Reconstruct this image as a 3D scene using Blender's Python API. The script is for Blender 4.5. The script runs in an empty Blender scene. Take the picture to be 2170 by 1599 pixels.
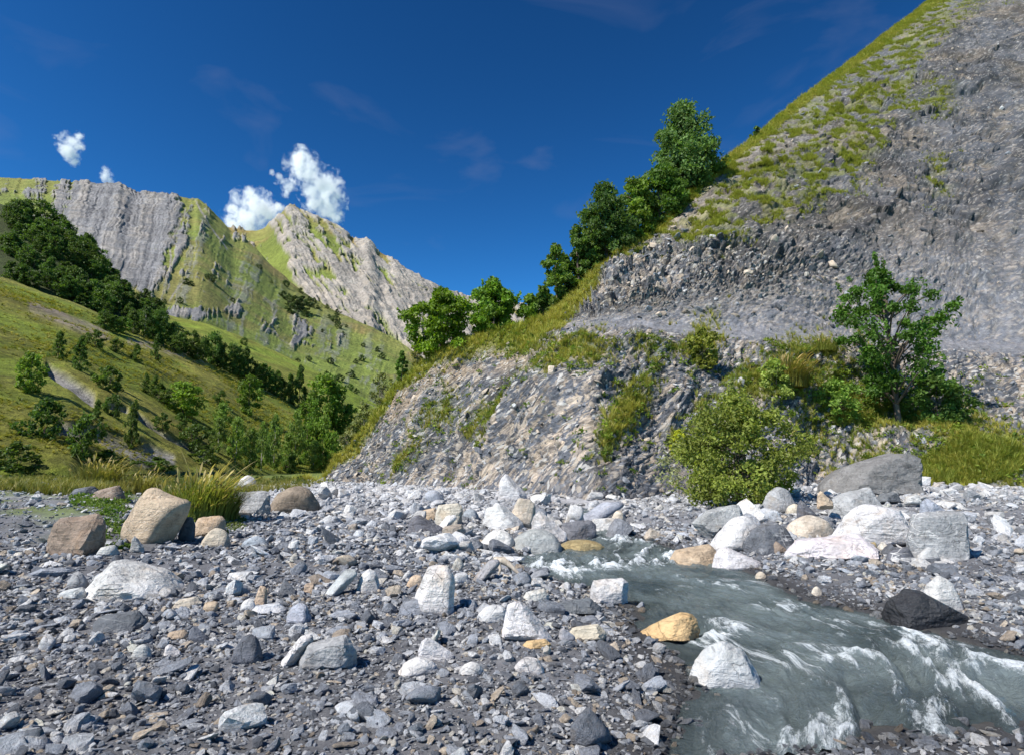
import bpy, math, random
import numpy as np
from mathutils import Vector, Matrix, Euler

S = bpy.context.scene
rad = math.radians
rng = np.random.default_rng(7)
random.seed(7)

# ------------------------------------------------------------------ camera
CAM_H, PITCH, FPX, CX, CY = 1.5, rad(8.0), 1300.0, 1085.0, 799.5
cam_d = bpy.data.cameras.new('camera')
cam_d.sensor_fit = 'HORIZONTAL'; cam_d.sensor_width = 36.0
cam_d.lens = 36.0 * FPX / 2170.0
cam_d.clip_start = 0.05; cam_d.clip_end = 30000
cam = bpy.data.objects.new('camera', cam_d)
cam.location = (0, 0, CAM_H); cam.rotation_euler = (rad(90) + PITCH, 0, 0)
S.collection.objects.link(cam); S.camera = cam

# ------------------------------------------------------------------ sky, sun, exposure
SUN_EL = rad(47); SUN_DIR = (-0.80, -0.60)
W = bpy.data.worlds.new('World'); S.world = W; W.use_nodes = True
wn, wl = W.node_tree.nodes, W.node_tree.links
wn.clear()
wo = wn.new('ShaderNodeOutputWorld'); bg = wn.new('ShaderNodeBackground')
sky = wn.new('ShaderNodeTexSky'); sky.sky_type = 'NISHITA'; sky.sun_disc = False
sky.sun_elevation = SUN_EL; sky.sun_rotation = math.atan2(SUN_DIR[0], SUN_DIR[1])
sky.altitude = 1800; sky.air_density = 1.0; sky.dust_density = 0.0; sky.ozone_density = 3.0
hs = wn.new('ShaderNodeHueSaturation'); hs.inputs['Saturation'].default_value = 1.06; hs.inputs['Value'].default_value = 0.70
hs.inputs['Hue'].default_value = 0.498
bg.inputs['Strength'].default_value = 0.05
gm_ = wn.new('ShaderNodeGamma'); gm_.inputs[1].default_value = 1.7
wl.new(sky.outputs[0], gm_.inputs[0]); wl.new(gm_.outputs[0], hs.inputs['Color'])
# thin high cirrus veils, laid on the dome by direction
tc = wn.new('ShaderNodeTexCoord'); mp = wn.new('ShaderNodeMapping'); mp.inputs['Scale'].default_value = (1.6, 1.6, 5.0)
mp.inputs['Rotation'].default_value = (0.0, 0.42, 0.25)
nz = wn.new('ShaderNodeTexNoise'); nz.inputs['Scale'].default_value = 2.2; nz.inputs['Detail'].default_value = 7; nz.inputs['Distortion'].default_value = 0.9
rp = wn.new('ShaderNodeMapRange'); rp.inputs[1].default_value = 0.55; rp.inputs[2].default_value = 0.9; rp.inputs[4].default_value = 0.30
mx = wn.new('ShaderNodeMix'); mx.data_type = 'RGBA'; mx.inputs['B'].default_value = (3.2, 3.6, 5.2, 1)
wl.new(tc.outputs['Generated'], mp.inputs[0]); wl.new(mp.outputs[0], nz.inputs[0]); wl.new(nz.outputs[0], rp.inputs[0])
tn = wn.new('ShaderNodeMix'); tn.data_type = 'RGBA'; tn.blend_type = 'MULTIPLY'; tn.inputs['Factor'].default_value = 1.0; tn.inputs['B'].default_value = (0.58, 1.0, 0.97, 1)
wl.new(hs.outputs[0], tn.inputs['A']); wl.new(rp.outputs[0], mx.inputs['Factor']); wl.new(tn.outputs['Result'], mx.inputs['A'])
wl.new(mx.outputs['Result'], bg.inputs[0]); wl.new(bg.outputs[0], wo.inputs[0])

sun_d = bpy.data.lights.new('sun', 'SUN'); sun_d.energy = 5.0; sun_d.angle = rad(0.53); sun_d.color = (1.0, 0.95, 0.87)
sun = bpy.data.objects.new('sun', sun_d); S.collection.objects.link(sun)
_tosun = Vector((SUN_DIR[0] * math.cos(SUN_EL), SUN_DIR[1] * math.cos(SUN_EL), math.sin(SUN_EL)))
sun.rotation_euler = _tosun.to_track_quat('Z', 'Y').to_euler()
sun.location = (-30, -20, 60)

S.view_settings.view_transform = 'Standard'; S.view_settings.look = 'None'
S.view_settings.gamma = 1.0; S.view_settings.exposure = 0.72
S.render.engine = 'CYCLES'
S.cycles.max_bounces = 6; S.cycles.diffuse_bounces = 2; S.cycles.glossy_bounces = 2
S.cycles.transmission_bounces = 3; S.cycles.transparent_max_bounces = 12; S.cycles.volume_bounces = 5
S.cycles.volume_step_rate = 2.0
S.cycles.use_denoising = True
S.cycles.sample_clamp_indirect = 4.0

# ------------------------------------------------------------------ helpers
def ray(px, py):
    """world direction (x, 1, z) per unit of forward distance for a place in the photograph"""
    px = np.asarray(px, float); py = np.asarray(py, float)
    a = (px - CX) / FPX; b = (CY - py) / FPX
    c, s = math.cos(PITCH), math.sin(PITCH)
    fy = c - b * s; fz = s + b * c
    return a / fy, fz / fy

def at(px, py, Y):
    kx, kz = ray(px, py)
    return np.stack([kx * Y, np.broadcast_to(np.asarray(Y, float), np.shape(kx * Y)), CAM_H + kz * Y], -1)

def on_flat(px, py, z=0.0):
    kx, kz = ray(px, py)
    Y = (z - CAM_H) / kz
    return np.stack([kx * Y, Y, np.full(np.shape(Y), z)], -1)

def project(P):
    c, s = math.cos(PITCH), math.sin(PITCH)
    y = P[..., 1]; z = P[..., 2] - CAM_H
    dep = y * c + z * s; up = -y * s + z * c
    return CX + FPX * P[..., 0] / dep, CY - FPX * up / dep

def _hash(ix, iy, iz, seed):
    h = (ix.astype(np.uint32) * np.uint32(374761393) + iy.astype(np.uint32) * np.uint32(668265263)
         + iz.astype(np.uint32) * np.uint32(2147483647) + np.uint32((seed * 1274126177) & 0xffffffff))
    h ^= h >> np.uint32(13); h *= np.uint32(1274126177); h ^= h >> np.uint32(16)
    h *= np.uint32(2246822519); h ^= h >> np.uint32(13)
    return (h & np.uint32(0xffffff)).astype(np.float32) / np.float32(0xffffff)

def noise(P, seed=0):
    P = np.asarray(P, np.float32)
    f = np.floor(P); t = P - f; t = t * t * t * (t * (t * 6 - 15) + 10)
    i = f.astype(np.int64).astype(np.int32)
    x, y, z = i[..., 0], i[..., 1], i[..., 2]
    tx, ty, tz = t[..., 0], t[..., 1], t[..., 2]
    def L(a, b, w): return a + (b - a) * w
    c00 = L(_hash(x, y, z, seed), _hash(x + 1, y, z, seed), tx)
    c10 = L(_hash(x, y + 1, z, seed), _hash(x + 1, y + 1, z, seed), tx)
    c01 = L(_hash(x, y, z + 1, seed), _hash(x + 1, y, z + 1, seed), tx)
    c11 = L(_hash(x, y + 1, z + 1, seed), _hash(x + 1, y + 1, z + 1, seed), tx)
    return L(L(c00, c10, ty), L(c01, c11, ty), tz) * 2 - 1

def fbm(P, octs=4, seed=0, lac=2.03, gain=0.5, ridged=False):
    P = np.asarray(P, np.float32); a = 1.0; out = 0; tot = 0
    for k in range(octs):
        n = noise(P, seed + k * 17)
        if ridged: n = 1 - 2 * np.abs(n)
        out = out + a * n; tot += a; a *= gain
        P = P * lac + 11.3
    return out / tot

def blocks(P, seed=0, jit=0.42):
    """angular fracture blocks: height, distance to the block's centre line, random value of the block"""
    P = np.asarray(P, np.float32); b = np.floor(P - 0.5)
    best = np.full(P.shape[:-1], 9.0, np.float32); second = best.copy(); hh = np.zeros_like(best); rid = np.zeros_like(best)
    for k in range(8):
        c = b + np.array([k & 1, (k >> 1) & 1, k >> 2], np.float32)
        i = c.astype(np.int64).astype(np.int32); x, y, z = i[..., 0], i[..., 1], i[..., 2]
        r = [_hash(x, y, z, seed + q) for q in range(3)]
        ctr = np.stack([c[..., q] + 0.5 + (r[q] - 0.5) * 2 * jit for q in range(3)], -1)
        d = P - ctr; d2 = (d * d).sum(-1)
        tilt = (r[1] - 0.5) * d[..., 0] * 1.6 + (r[2] - 0.5) * d[..., 1] * 1.6 + (r[0] - 0.5) * d[..., 2] * 1.6
        nearer = d2 < best
        second = np.where(nearer, best, np.minimum(second, d2))
        hh = np.where(nearer, _hash(x, y, z, seed + 7) - 0.5 + tilt, hh); rid = np.where(nearer, _hash(x, y, z, seed + 9), rid)
        best = np.where(nearer, d2, best)
    return hh, np.sqrt(second) - np.sqrt(best), rid

def sm(x, a, b):
    t = np.clip((np.asarray(x, float) - a) / (b - a), 0, 1)
    return t * t * (3 - 2 * t)

def make_mesh(name, V, F, smooth=True, attrs=None):
    V = np.ascontiguousarray(V, np.float32).reshape(-1, 3); F = np.ascontiguousarray(F, np.int32)
    me = bpy.data.meshes.new(name)
    n, k = F.shape
    me.vertices.add(len(V)); me.vertices.foreach_set('co', V.ravel())
    me.loops.add(n * k); me.loops.foreach_set('vertex_index', F.ravel())
    me.polygons.add(n)
    me.polygons.foreach_set('loop_start', np.arange(0, n * k, k, dtype=np.int32))
    me.polygons.foreach_set('use_smooth', np.full(n, smooth, bool))
    me.update(calc_edges=True)
    for an, arr in (attrs or {}).items():
        arr = np.asarray(arr, np.float32)
        if arr.ndim == 2:
            if arr.shape[1] == 3: arr = np.concatenate([arr, np.ones((len(arr), 1), np.float32)], 1)
            at_ = me.color_attributes.new(an, 'FLOAT_COLOR', 'POINT'); at_.data.foreach_set('color', arr.ravel())
        else:
            at_ = me.attributes.new(an, 'FLOAT', 'POINT'); at_.data.foreach_set('value', arr)
    return me

def grid_faces(nr, nc):
    i = np.arange(nr * nc).reshape(nr, nc)
    return np.stack([i[:-1, :-1], i[:-1, 1:], i[1:, 1:], i[1:, :-1]], -1).reshape(-1, 4)

def grid_normals(P):
    du = np.gradient(P, axis=1); dv = np.gradient(P, axis=0)
    n = np.cross(du, dv); return n / (np.linalg.norm(n, axis=-1, keepdims=True) + 1e-9)

def link(name, data, mat=None, parent=None, loc=(0, 0, 0), rot=(0, 0, 0), scale=None, **props):
    o = bpy.data.objects.new(name, data); S.collection.objects.link(o)
    o.location = loc; o.rotation_euler = rot
    if scale is not None: o.scale = scale
    if mat is not None and data is not None and len(data.materials) == 0: data.materials.append(mat)
    if parent is not None: o.parent = parent
    for k, v in props.items(): o[k] = v
    return o

def thing(o, label, cat, group=None):
    o['label'] = label; o['category'] = cat
    if group: o['group'] = group
    return o

def blur(a, k):
    ker = np.hanning(2 * k + 3)[1:-1]; ker /= ker.sum()
    return np.convolve(np.pad(a, k, mode='edge'), ker, 'valid')

# ------------------------------------------------------------------ materials
class NT:
    def __init__(s, name):
        s.m = bpy.data.materials.new(name); s.m.use_nodes = True
        s.n, s.l = s.m.node_tree.nodes, s.m.node_tree.links
        s.b = s.n['Principled BSDF']; s.out = s.n['Material Output']
        s.b.inputs['Specular IOR Level'].default_value = 0.25
    def new(s, t, **kw):
        nd = s.n.new(t)
        for k, v in kw.items(): setattr(nd, k, v)
        return nd
    def attr(s, name, typ='GEOMETRY'): return s.new('ShaderNodeAttribute', attribute_name=name, attribute_type=typ)
    def noise(s, vec, scale, detail=5, rough=0.6, dist=0.0):
        nd = s.new('ShaderNodeTexNoise'); nd.inputs['Scale'].default_value = scale; nd.inputs['Detail'].default_value = detail
        nd.inputs['Roughness'].default_value = rough; nd.inputs['Distortion'].default_value = dist
        if vec is not None: s.l.new(vec, nd.inputs['Vector'])
        return nd.outputs[0]
    def rng(s, v, a, b, c, d):
        nd = s.new('ShaderNodeMapRange'); s.l.new(v, nd.inputs[0])
        for i, x in enumerate((a, b, c, d)): nd.inputs[i + 1].default_value = x
        return nd.outputs[0]
    def math(s, op, a, b=None):
        nd = s.new('ShaderNodeMath', operation=op)
        for i, x in enumerate((a, b)):
            if x is None: continue
            if isinstance(x, (int, float)): nd.inputs[i].default_value = x
            else: s.l.new(x, nd.inputs[i])
        return nd.outputs[0]
    def mix(s, f, a, b, mode='MIX'):
        nd = s.new('ShaderNodeMix', data_type='RGBA', blend_type=mode)
        for nm, x in (('Factor', f), ('A', a), ('B', b)):
            if isinstance(x, (int, float)): nd.inputs[nm].default_value = x
            elif isinstance(x, tuple): nd.inputs[nm].default_value = (*x, 1)
            else: s.l.new(x, nd.inputs[nm])
        return nd.outputs['Result']
    def scale(s, col, v):
        nd = s.new('ShaderNodeVectorMath', operation='SCALE'); s.l.new(col, nd.inputs[0])
        if isinstance(v, (int, float)): nd.inputs['Scale'].default_value = v
        else: s.l.new(v, nd.inputs['Scale'])
        return nd.outputs[0]
    def bump(s, h, strength, dist):
        nd = s.new('ShaderNodeBump'); nd.inputs['Strength'].default_value = strength; nd.inputs['Distance'].default_value = dist
        s.l.new(h, nd.inputs['Height']); s.l.new(nd.outputs[0], s.b.inputs['Normal'])
    def base(s, c): s.l.new(c, s.b.inputs['Base Color'])
    def coord(s, which='Object'): return s.new('ShaderNodeTexCoord').outputs[which]

def mat_terrain(name, scales, lo=0.65, hi=1.4, bump=(0.6, 0.05), rough=0.95):
    t = NT(name); c = t.coord(); col = t.attr('Col').outputs['Color']
    for sc in scales:
        col = t.scale(col, t.rng(t.noise(c, sc, 6, 0.65), 0.3, 0.7, lo, hi))
    t.base(col); t.b.inputs['Roughness'].default_value = rough
    t.bump(t.noise(c, scales[-1], 8, 0.7), *bump)
    return t.m

def mat_rock():
    t = NT('river_stone'); c0 = t.coord()
    col = t.attr('col', 'INSTANCER').outputs['Color']
    ofs = t.attr('ofs', 'INSTANCER').outputs['Fac']
    vein = t.attr('vein', 'INSTANCER').outputs['Fac']
    va = t.new('ShaderNodeVectorMath', operation='ADD'); t.l.new(c0, va.inputs[0]); t.l.new(ofs, va.inputs[1]); c = va.outputs[0]
    n1 = t.noise(c, 2.2, 8, 0.62, 0.4); n2 = t.noise(c, 14, 6, 0.7)
    mp = t.new('ShaderNodeMapping'); mp.inputs['Scale'].default_value = (1.3, 1.8, 9); mp.inputs['Rotation'].default_value = (0.5, 0.3, 0)
    t.l.new(c, mp.inputs[0]); n3 = t.noise(mp.outputs[0], 2.4, 4, 0.6, 0.8)
    col = t.scale(col, t.rng(n1, 0.3, 0.7, 0.62, 1.2)); col = t.scale(col, t.rng(n2, 0.3, 0.7, 0.76, 1.16))
    sp = t.noise(c, 9, 9, 0.8, 1.5); col = t.scale(col, t.rng(sp, 0.56, 0.66, 1.0, 0.5)); col = t.scale(col, t.rng(t.noise(c, 4.2, 5, 0.7, 2.2), 0.58, 0.70, 1.0, 0.66))
    col = t.scale(col, t.rng(n3, 0.35, 0.65, 0.92, 1.05))
    col = t.mix(t.rng(t.noise(c, 1.7, 5, 0.6, 1.0), 0.56, 0.72, 0.0, 0.45), col, t.mix(1.0, col, (0.95, 0.72, 0.48), 'MULTIPLY'))
    v1 = t.math('ABSOLUTE', t.math('SUBTRACT', t.noise(c, 2.6, 2, 0.4, 0.6), 0.5))
    v2 = t.math('ABSOLUTE', t.math('SUBTRACT', t.noise(mp.outputs[0], 1.1, 2, 0.4, 0.5), 0.5))
    vm = t.math('MULTIPLY', t.math('MAXIMUM', t.rng(v1, 0.003, 0.011, 1, 0), t.rng(v2, 0.005, 0.016, 1, 0)), t.rng(t.noise(c, 1.3, 4, 0.6), 0.42, 0.6, 0.0, 0.8))
    col = t.mix(t.math('MULTIPLY', vm, vein), col, (0.74, 0.72, 0.69))
    ck = t.math('ABSOLUTE', t.math('SUBTRACT', t.noise(c, 1.5, 5, 0.55, 1.1), 0.5)); crk = t.rng(ck, 0.001, 0.006, 0.68, 1.0); col = t.scale(col, crk)
    t.base(col); t.l.new(t.attr('rough', 'INSTANCER').outputs['Fac'], t.b.inputs['Roughness'])
    h = t.math('ADD', t.math('MULTIPLY', n1, 1.0), t.math('ADD', t.math('MULTIPLY', n2, 0.35), t.math('MULTIPLY', n3, 0.2)))
    h = t.math('ADD', h, t.math('MULTIPLY', crk, 0.35)); t.bump(h, 0.75, 0.15)
    return t.m

def mat_leaf(name, trans=0.45):
    t = NT(name); col = t.attr('col', 'INSTANCER').outputs['Color']
    col = t.scale(col, t.attr('shade').outputs['Fac'])
    t.base(col); t.b.inputs['Roughness'].default_value = 0.55; t.b.inputs['Specular IOR Level'].default_value = 0.3
    tr = t.new('ShaderNodeBsdfTranslucent'); t.l.new(t.mix(1.0, col, (1.1, 1.15, 0.5), 'MULTIPLY'), tr.inputs[0])
    mxs = t.new('ShaderNodeMixShader'); mxs.inputs[0].default_value = trans
    t.l.new(t.b.outputs[0], mxs.inputs[1]); t.l.new(tr.outputs[0], mxs.inputs[2]); t.l.new(mxs.outputs[0], t.out.inputs[0])
    return t.m

def mat_bark(name, col):
    t = NT(name); c = t.coord()
    mp = t.new('ShaderNodeMapping'); mp.inputs['Scale'].default_value = (6, 6, 1.2); t.l.new(c, mp.inputs[0])
    n = t.noise(mp.outputs[0], 3, 6, 0.7)
    t.base(t.mix(t.rng(n, 0.35, 0.65, 0, 1), tuple(x * 0.5 for x in col), tuple(x * 1.3 for x in col)))
    t.b.inputs['Roughness'].default_value = 0.9; t.bump(n, 0.6, 0.02)
    return t.m

def mat_water():
    t = NT('stream_water'); c = t.coord()
    foam = t.attr('foam').outputs['Fac']
    fc = t.attr('flow').outputs['Vector']; fn = t.noise(fc, 11.0, 9, 0.8, 0.35)
    f = t.rng(t.math('ADD', foam, t.math('MULTIPLY', t.math('SUBTRACT', fn, 0.5), 2.0)), 0.40, 0.82, 0, 0.88)
    murk = t.mix(t.rng(t.noise(c, 0.9, 5, 0.6), 0.35, 0.65, 0, 1), (0.055, 0.075, 0.082), (0.19, 0.235, 0.245))
    t.base(t.mix(f, murk, (0.78, 0.83, 0.86)))
    t.l.new(t.rng(f, 0, 1, 0.06, 0.7), t.b.inputs['Roughness'])
    t.b.inputs['IOR'].default_value = 1.33; t.b.inputs['Specular IOR Level'].default_value = 0.5
    mp = t.new('ShaderNodeMapping'); t.l.new(c, mp.inputs[0]); mp.inputs['Scale'].default_value = (1, 1, 1)
    h = t.math('ADD', t.noise(fc, 6.0, 8, 0.7, 0.5), t.math('MULTIPLY', t.noise(c, 30, 5, 0.65, 0.6), 0.5))
    t.bump(h, 0.85, 0.10)
    tp = t.new('ShaderNodeBsdfTransparent'); tp.inputs[0].default_value = (0.75, 0.87, 0.85, 1)
    mxs = t.new('ShaderNodeMixShader')
    t.l.new(t.rng(t.math('ADD', f, t.attr('deep').outputs['Fac']), 0.0, 1.0, 0.34, 0.96), mxs.inputs[0])
    t.l.new(tp.outputs[0], mxs.inputs[1]); t.l.new(t.b.outputs[0], mxs.inputs[2]); t.l.new(mxs.outputs[0], t.out.inputs[0])
    return t.m

M_ROCK = mat_rock(); M_LEAF = mat_leaf('leaf'); M_GRASS = mat_leaf('grass_blade', 0.35)
M_BARK = mat_bark('bark', (0.13, 0.10, 0.08)); M_BIRCH = mat_bark('birch_bark', (0.42, 0.40, 0.37)); M_WOOD = mat_bark('driftwood', (0.42, 0.36, 0.29))
def mat_hill():
    t = NT('hill_rock'); c = t.coord(); col = t.attr('Col').outputs['Color']; rk = t.attr('rock').outputs['Fac']
    for sc in (0.9, 5.0, 24.0): col = t.scale(col, t.rng(t.noise(c, sc, 6, 0.65), 0.3, 0.7, 0.72, 1.3))
    # thin bedding of the slates, folded
    wv = t.new('ShaderNodeTexNoise'); wv.inputs['Scale'].default_value = 0.22; wv.inputs['Detail'].default_value = 3; t.l.new(c, wv.inputs[0])
    va = t.new('ShaderNodeVectorMath', operation='MULTIPLY_ADD'); t.l.new(wv.outputs['Color'], va.inputs[0]); va.inputs[1].default_value = (3, 3, 3); t.l.new(c, va.inputs[2])
    mp = t.new('ShaderNodeMapping'); mp.vector_type = 'TEXTURE'; mp.inputs['Rotation'].default_value = (0.35, 0.92, 0.0); mp.inputs['Scale'].default_value = (0.11, 0.9, 0.9); t.l.new(va.outputs[0], mp.inputs[0])
    nb = t.noise(mp.outputs[0], 1.0, 8, 0.7, 0.3)
    k = t.rng(nb, 0.36, 0.64, 0.5, 1.5); k = t.math('ADD', 1.0, t.math('MULTIPLY', t.math('SUBTRACT', k, 1.0), rk)); col = t.scale(col, k)
    # broken chips of paler and rustier rock
    mv = t.new('ShaderNodeMapping'); mv.vector_type = 'TEXTURE'; mv.inputs['Rotation'].default_value = (0.35, 0.92, 0.0); mv.inputs['Scale'].default_value = (0.13, 0.34, 0.34); t.l.new(va.outputs[0], mv.inputs[0])
    vo = t.new('ShaderNodeTexVoronoi'); vo.inputs['Scale'].default_value = 1.0; t.l.new(mv.outputs[0], vo.inputs['Vector'])
    sx = t.new('ShaderNodeSeparateColor'); t.l.new(vo.outputs['Color'], sx.inputs[0])
    col = t.mix(t.math('MULTIPLY', t.rng(sx.outputs[0], 0.86, 0.90, 0, 0.75), rk), col, (0.44, 0.385, 0.32)); col = t.mix(t.math('MULTIPLY', t.rng(sx.outputs[1], 0.90, 0.94, 0, 0.8), rk), col, (0.53, 0.51, 0.48)); col = t.mix(t.math('MULTIPLY', t.rng(sx.outputs[2], 0.80, 0.86, 0, 0.6), rk), col, (0.06, 0.063, 0.075))
    t.base(col); t.b.inputs['Roughness'].default_value = 0.95
    h = t.math('ADD', t.noise(c, 18, 8, 0.7), t.math('MULTIPLY', t.math('ADD', nb, t.math('MULTIPLY', sx.outputs[1], 0.45)), t.math('MULTIPLY', rk, 1.6)))
    t.bump(h, 0.9, 0.12)
    return t.m
M_HILL = mat_hill()
M_MEADOW = mat_terrain('meadow', (0.06, 0.35, 1.3), 0.66, 1.38, (1.0, 1.2))
M_MOUNT = mat_terrain('mountain', (0.006, 0.03, 0.12), 0.78, 1.25, (0.9, 8.0))
M_BED = mat_terrain('riverbed_sand', (0.7, 6.0, 60.0), 0.72, 1.3, (0.8, 0.03))
M_WATER = mat_water()

# ------------------------------------------------------------------ stream course
L_PX = np.array([(1195,1070),(1214,1095),(1240,1122),(1192,1150),(1092,1178),(1098,1206),(1190,1236),(1268,1250),(1310,1276),(1335,1320),(1370,1352),(1440,1385),(1462,1425),(1440,1500),(1400,1640)], float)
R_PX = np.array([(1240,1070),(1262,1088),(1304,1118),(1350,1138),(1425,1158),(1515,1186),(1595,1208),(1685,1258),(1765,1286),(1885,1302),(2010,1342),(2170,1392),(2420,1470),(2600,1540)], float)
WATER_Z = -0.10
def world_line(px, n=160):
    p = on_flat(px[:, 0], px[:, 1], WATER_Z)[:, :2]
    s = np.r_[0, np.cumsum(np.linalg.norm(np.diff(p, axis=0), axis=1))]; t = np.linspace(0, s[-1], n)
    q = np.stack([blur(np.interp(t, s, p[:, k]), 4) for k in (0, 1)], -1)
    return q
LW, RW = world_line(L_PX), world_line(R_PX)
POLY = np.concatenate([LW, RW[::-1]])

def stream_sd(x, y):
    """signed distance to the water polygon, negative inside"""
    P = np.stack([np.ravel(x), np.ravel(y)], -1); out = np.full(len(P), 50.0); ins = np.zeros(len(P), bool)
    near = (P[:, 0] > POLY[:, 0].min() - 6) & (P[:, 0] < POLY[:, 0].max() + 6) & (P[:, 1] < POLY[:, 1].max() + 6)
    idx = np.nonzero(near)[0]
    A = POLY[::3]; B = np.roll(A, -1, 0)
    for k in range(0, len(idx), 20000):
        ii = idx[k:k + 20000]; q = P[ii][:, None]
        ab = (B - A)[None]; ap = q - A[None]
        t = np.clip((ap * ab).sum(-1) / ((ab * ab).sum(-1) + 1e-9), 0, 1)
        d = np.linalg.norm(ap - t[..., None] * ab, axis=-1).min(1)
        c = ((A[None, :, 1] > q[..., 1]) != (B[None, :, 1] > q[..., 1])) & (q[..., 0] < (B[None, :, 0] - A[None, :, 0]) * (q[..., 1] - A[None, :, 1]) / (B[None, :, 1] - A[None, :, 1] + 1e-12) + A[None, :, 0])
        inside = c.sum(1) % 2 == 1
        out[ii] = np.where(inside, -d, d); ins[ii] = inside
    return out.reshape(np.shape(x))

def ground_z(x, y, sd=None):
    x = np.asarray(x, float); y = np.asarray(y, float)
    if sd is None: sd = stream_sd(x, y)
    P = np.stack([x, y, np.zeros_like(x)], -1)
    z = 0.09 * fbm(P * 0.35, 3, 3) + 0.045 * fbm(P * 1.6, 3, 9)
    out = WATER_Z + 0.02 + 0.16 * sm(sd, 0, 1.3) + z * sm(sd, 0.1, 1.5)
    inn = WATER_Z + 0.0 - 0.36 * sm(-sd, 0, 1.1) + 0.05 * fbm(P * 2.2, 2, 21)
    r = np.where(sd > 0, out, inn)
    # rubble bank on the left, gravel bar against the cliff, boulder bank on the right
    px, py = project(np.stack([x, y, np.zeros_like(x)], -1))
    r = r + 0.45 * sm(-px, -430, -150) * sm(y, 9.5, 14) + 0.35 * sm(px, 1480, 1750) * sm(y, 13, 22)
    r = r - 0.10 * sm(y, 40, 90) 
    return r

# ------------------------------------------------------------------ riverbed
NR, NC = 400, 440
yy = 2.2 * (140 / 2.2) ** np.linspace(0, 1, NR); tt = np.linspace(-1.25, 1.25, NC)
GX = tt[None] * yy[:, None]; GY = np.repeat(yy[:, None], NC, 1)
GSD = stream_sd(GX, GY)
GZ = ground_z(GX, GY, GSD)
Pg = np.stack([GX, GY, GZ], -1)
pxg, pyg = project(Pg)
n1 = fbm(np.stack([GX, GY, GX * 0], -1) * 0.5, 4, 40)
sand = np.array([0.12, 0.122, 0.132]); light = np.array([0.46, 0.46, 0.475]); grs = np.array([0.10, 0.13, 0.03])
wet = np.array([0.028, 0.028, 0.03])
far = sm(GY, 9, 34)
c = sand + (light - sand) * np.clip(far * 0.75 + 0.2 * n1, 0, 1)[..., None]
wf = (1 - sm(GSD, 0.05, 0.75))
c = c + (wet - c) * (wf * 0.85)[..., None]
bedc = np.array([0.13, 0.12, 0.085]); c = c + (bedc - c) * sm(-GSD, 0.0, 0.6)[..., None]
gl = sm(-pxg, -640, -470) * sm(-pyg, -1040, -1018) + sm(-pxg, -500, -380) * sm(-pyg, -1165, -1105) * 0.8
gl = np.clip(np.clip(gl, 0, 1) + 0.0, 0, 1) * sm(n1, -0.5, 0.1)
gl = np.maximum(gl, sm(GY, 46, 62) * (1 - sm(pxg, 700, 800)))
c = c + (grs - c) * gl[..., None]
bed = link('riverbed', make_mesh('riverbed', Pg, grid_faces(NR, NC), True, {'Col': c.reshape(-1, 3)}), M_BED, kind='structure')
# the plain valley ground underneath, out to the horizon
gv = np.array([(-15000, -200, -2.5), (15000, -200, -2.5), (15000, 20000, -2.5), (-15000, 20000, -2.5)])
link('ground', make_mesh('ground', gv, np.array([[0, 1, 2, 3]]), False, {'Col': np.tile((0.12, 0.13, 0.07), (4, 1))}), M_MEADOW, kind='structure')

# ------------------------------------------------------------------ water
ns, ntt = 620, 210
LWf = world_line(L_PX, ns); RWf = world_line(R_PX, ns)
tw = np.linspace(-0.10, 1.08, ntt)
Wp = LWf[:, None] + (RWf - LWf)[:, None] * tw[None, :, None]
sl = np.r_[0, np.cumsum(np.linalg.norm(np.diff((LWf + RWf) / 2, axis=0), axis=1))][:, None] + 0 * tw[None]
wd = np.linalg.norm(RWf - LWf, axis=1)[:, None] * tw[None]
fl = np.stack([sl * 0.55, wd * 1.5, 0 * sl], -1)
warp = fbm(fl * 0.8, 3, 50)
flw = fl + np.stack([warp * 0.5, warp * 0.7, 0 * warp], -1)
w1 = fbm(flw * 1.5, 4, 60, ridged=True); w2 = fbm(flw * 4.2, 3, 70); w3 = fbm(flw * 9, 2, 71)
Wxyz = np.concatenate([Wp, np.zeros((ns, ntt, 1))], -1)
wpx, wpy = project(Wxyz + np.array([0, 0, WATER_Z]))
def blob(px, py, cx, cy, rx, ry): return np.exp(-(((px - cx) / rx) ** 2 + ((py - cy) / ry) ** 2))
turb = sum(a * blob(wpx, wpy, cx, cy, rx, ry) for cx, cy, rx, ry, a in [
    (1330, 1140, 60, 16, 1.0), (1440, 1172, 110, 16, 0.9), (1200, 1205, 90, 22, 0.9), (1330, 1190, 150, 14, 0.55), (1500, 1350, 70, 40, 0.75),
    (1560, 1410, 130, 40, 0.6), (1800, 1390, 140, 45, 0.75), (1960, 1370, 90, 40, 0.5), (1700, 1330, 130, 20, 0.5), (1600, 1240, 160, 22, 0.35),
    (1640, 1290, 60, 14, 0.6), (1900, 1560, 300, 80, 0.5), (1560, 1550, 160, 60, 0.5), (1250, 1095, 40, 8, 0.9), (2100, 1450, 160, 60, 0.7)])
turb = np.clip(turb + 0.16, 0, 1.1)
shal = np.minimum(sm(tw, -0.02, 0.16), sm(1 - tw, 0.0, 0.16))[None] + 0 * sl
w4 = fbm(np.stack([sl * 6.0, wd * 7.5, 0 * sl], -1) + warp[..., None], 3, 72)
Wz = WATER_Z + shal * (0.075 * (w1 - 0.15) * (0.35 + turb) + 0.040 * w2 * (0.5 + turb) + 0.020 * w3 + 0.026 * w4 * (0.6 + turb))
Wxyz[..., 2] = Wz
foam = np.clip(turb * 0.52 * (0.35 + 0.9 * sm(w1, 0.0, 0.75)) + 0.35 * turb * sm(w2, 0.1, 0.5) + 0.16 * sm(w1, 0.45, 0.85) + 0.14 * sm(w4, 0.15, 0.5) * (0.3 + turb), 0, 1)
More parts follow.
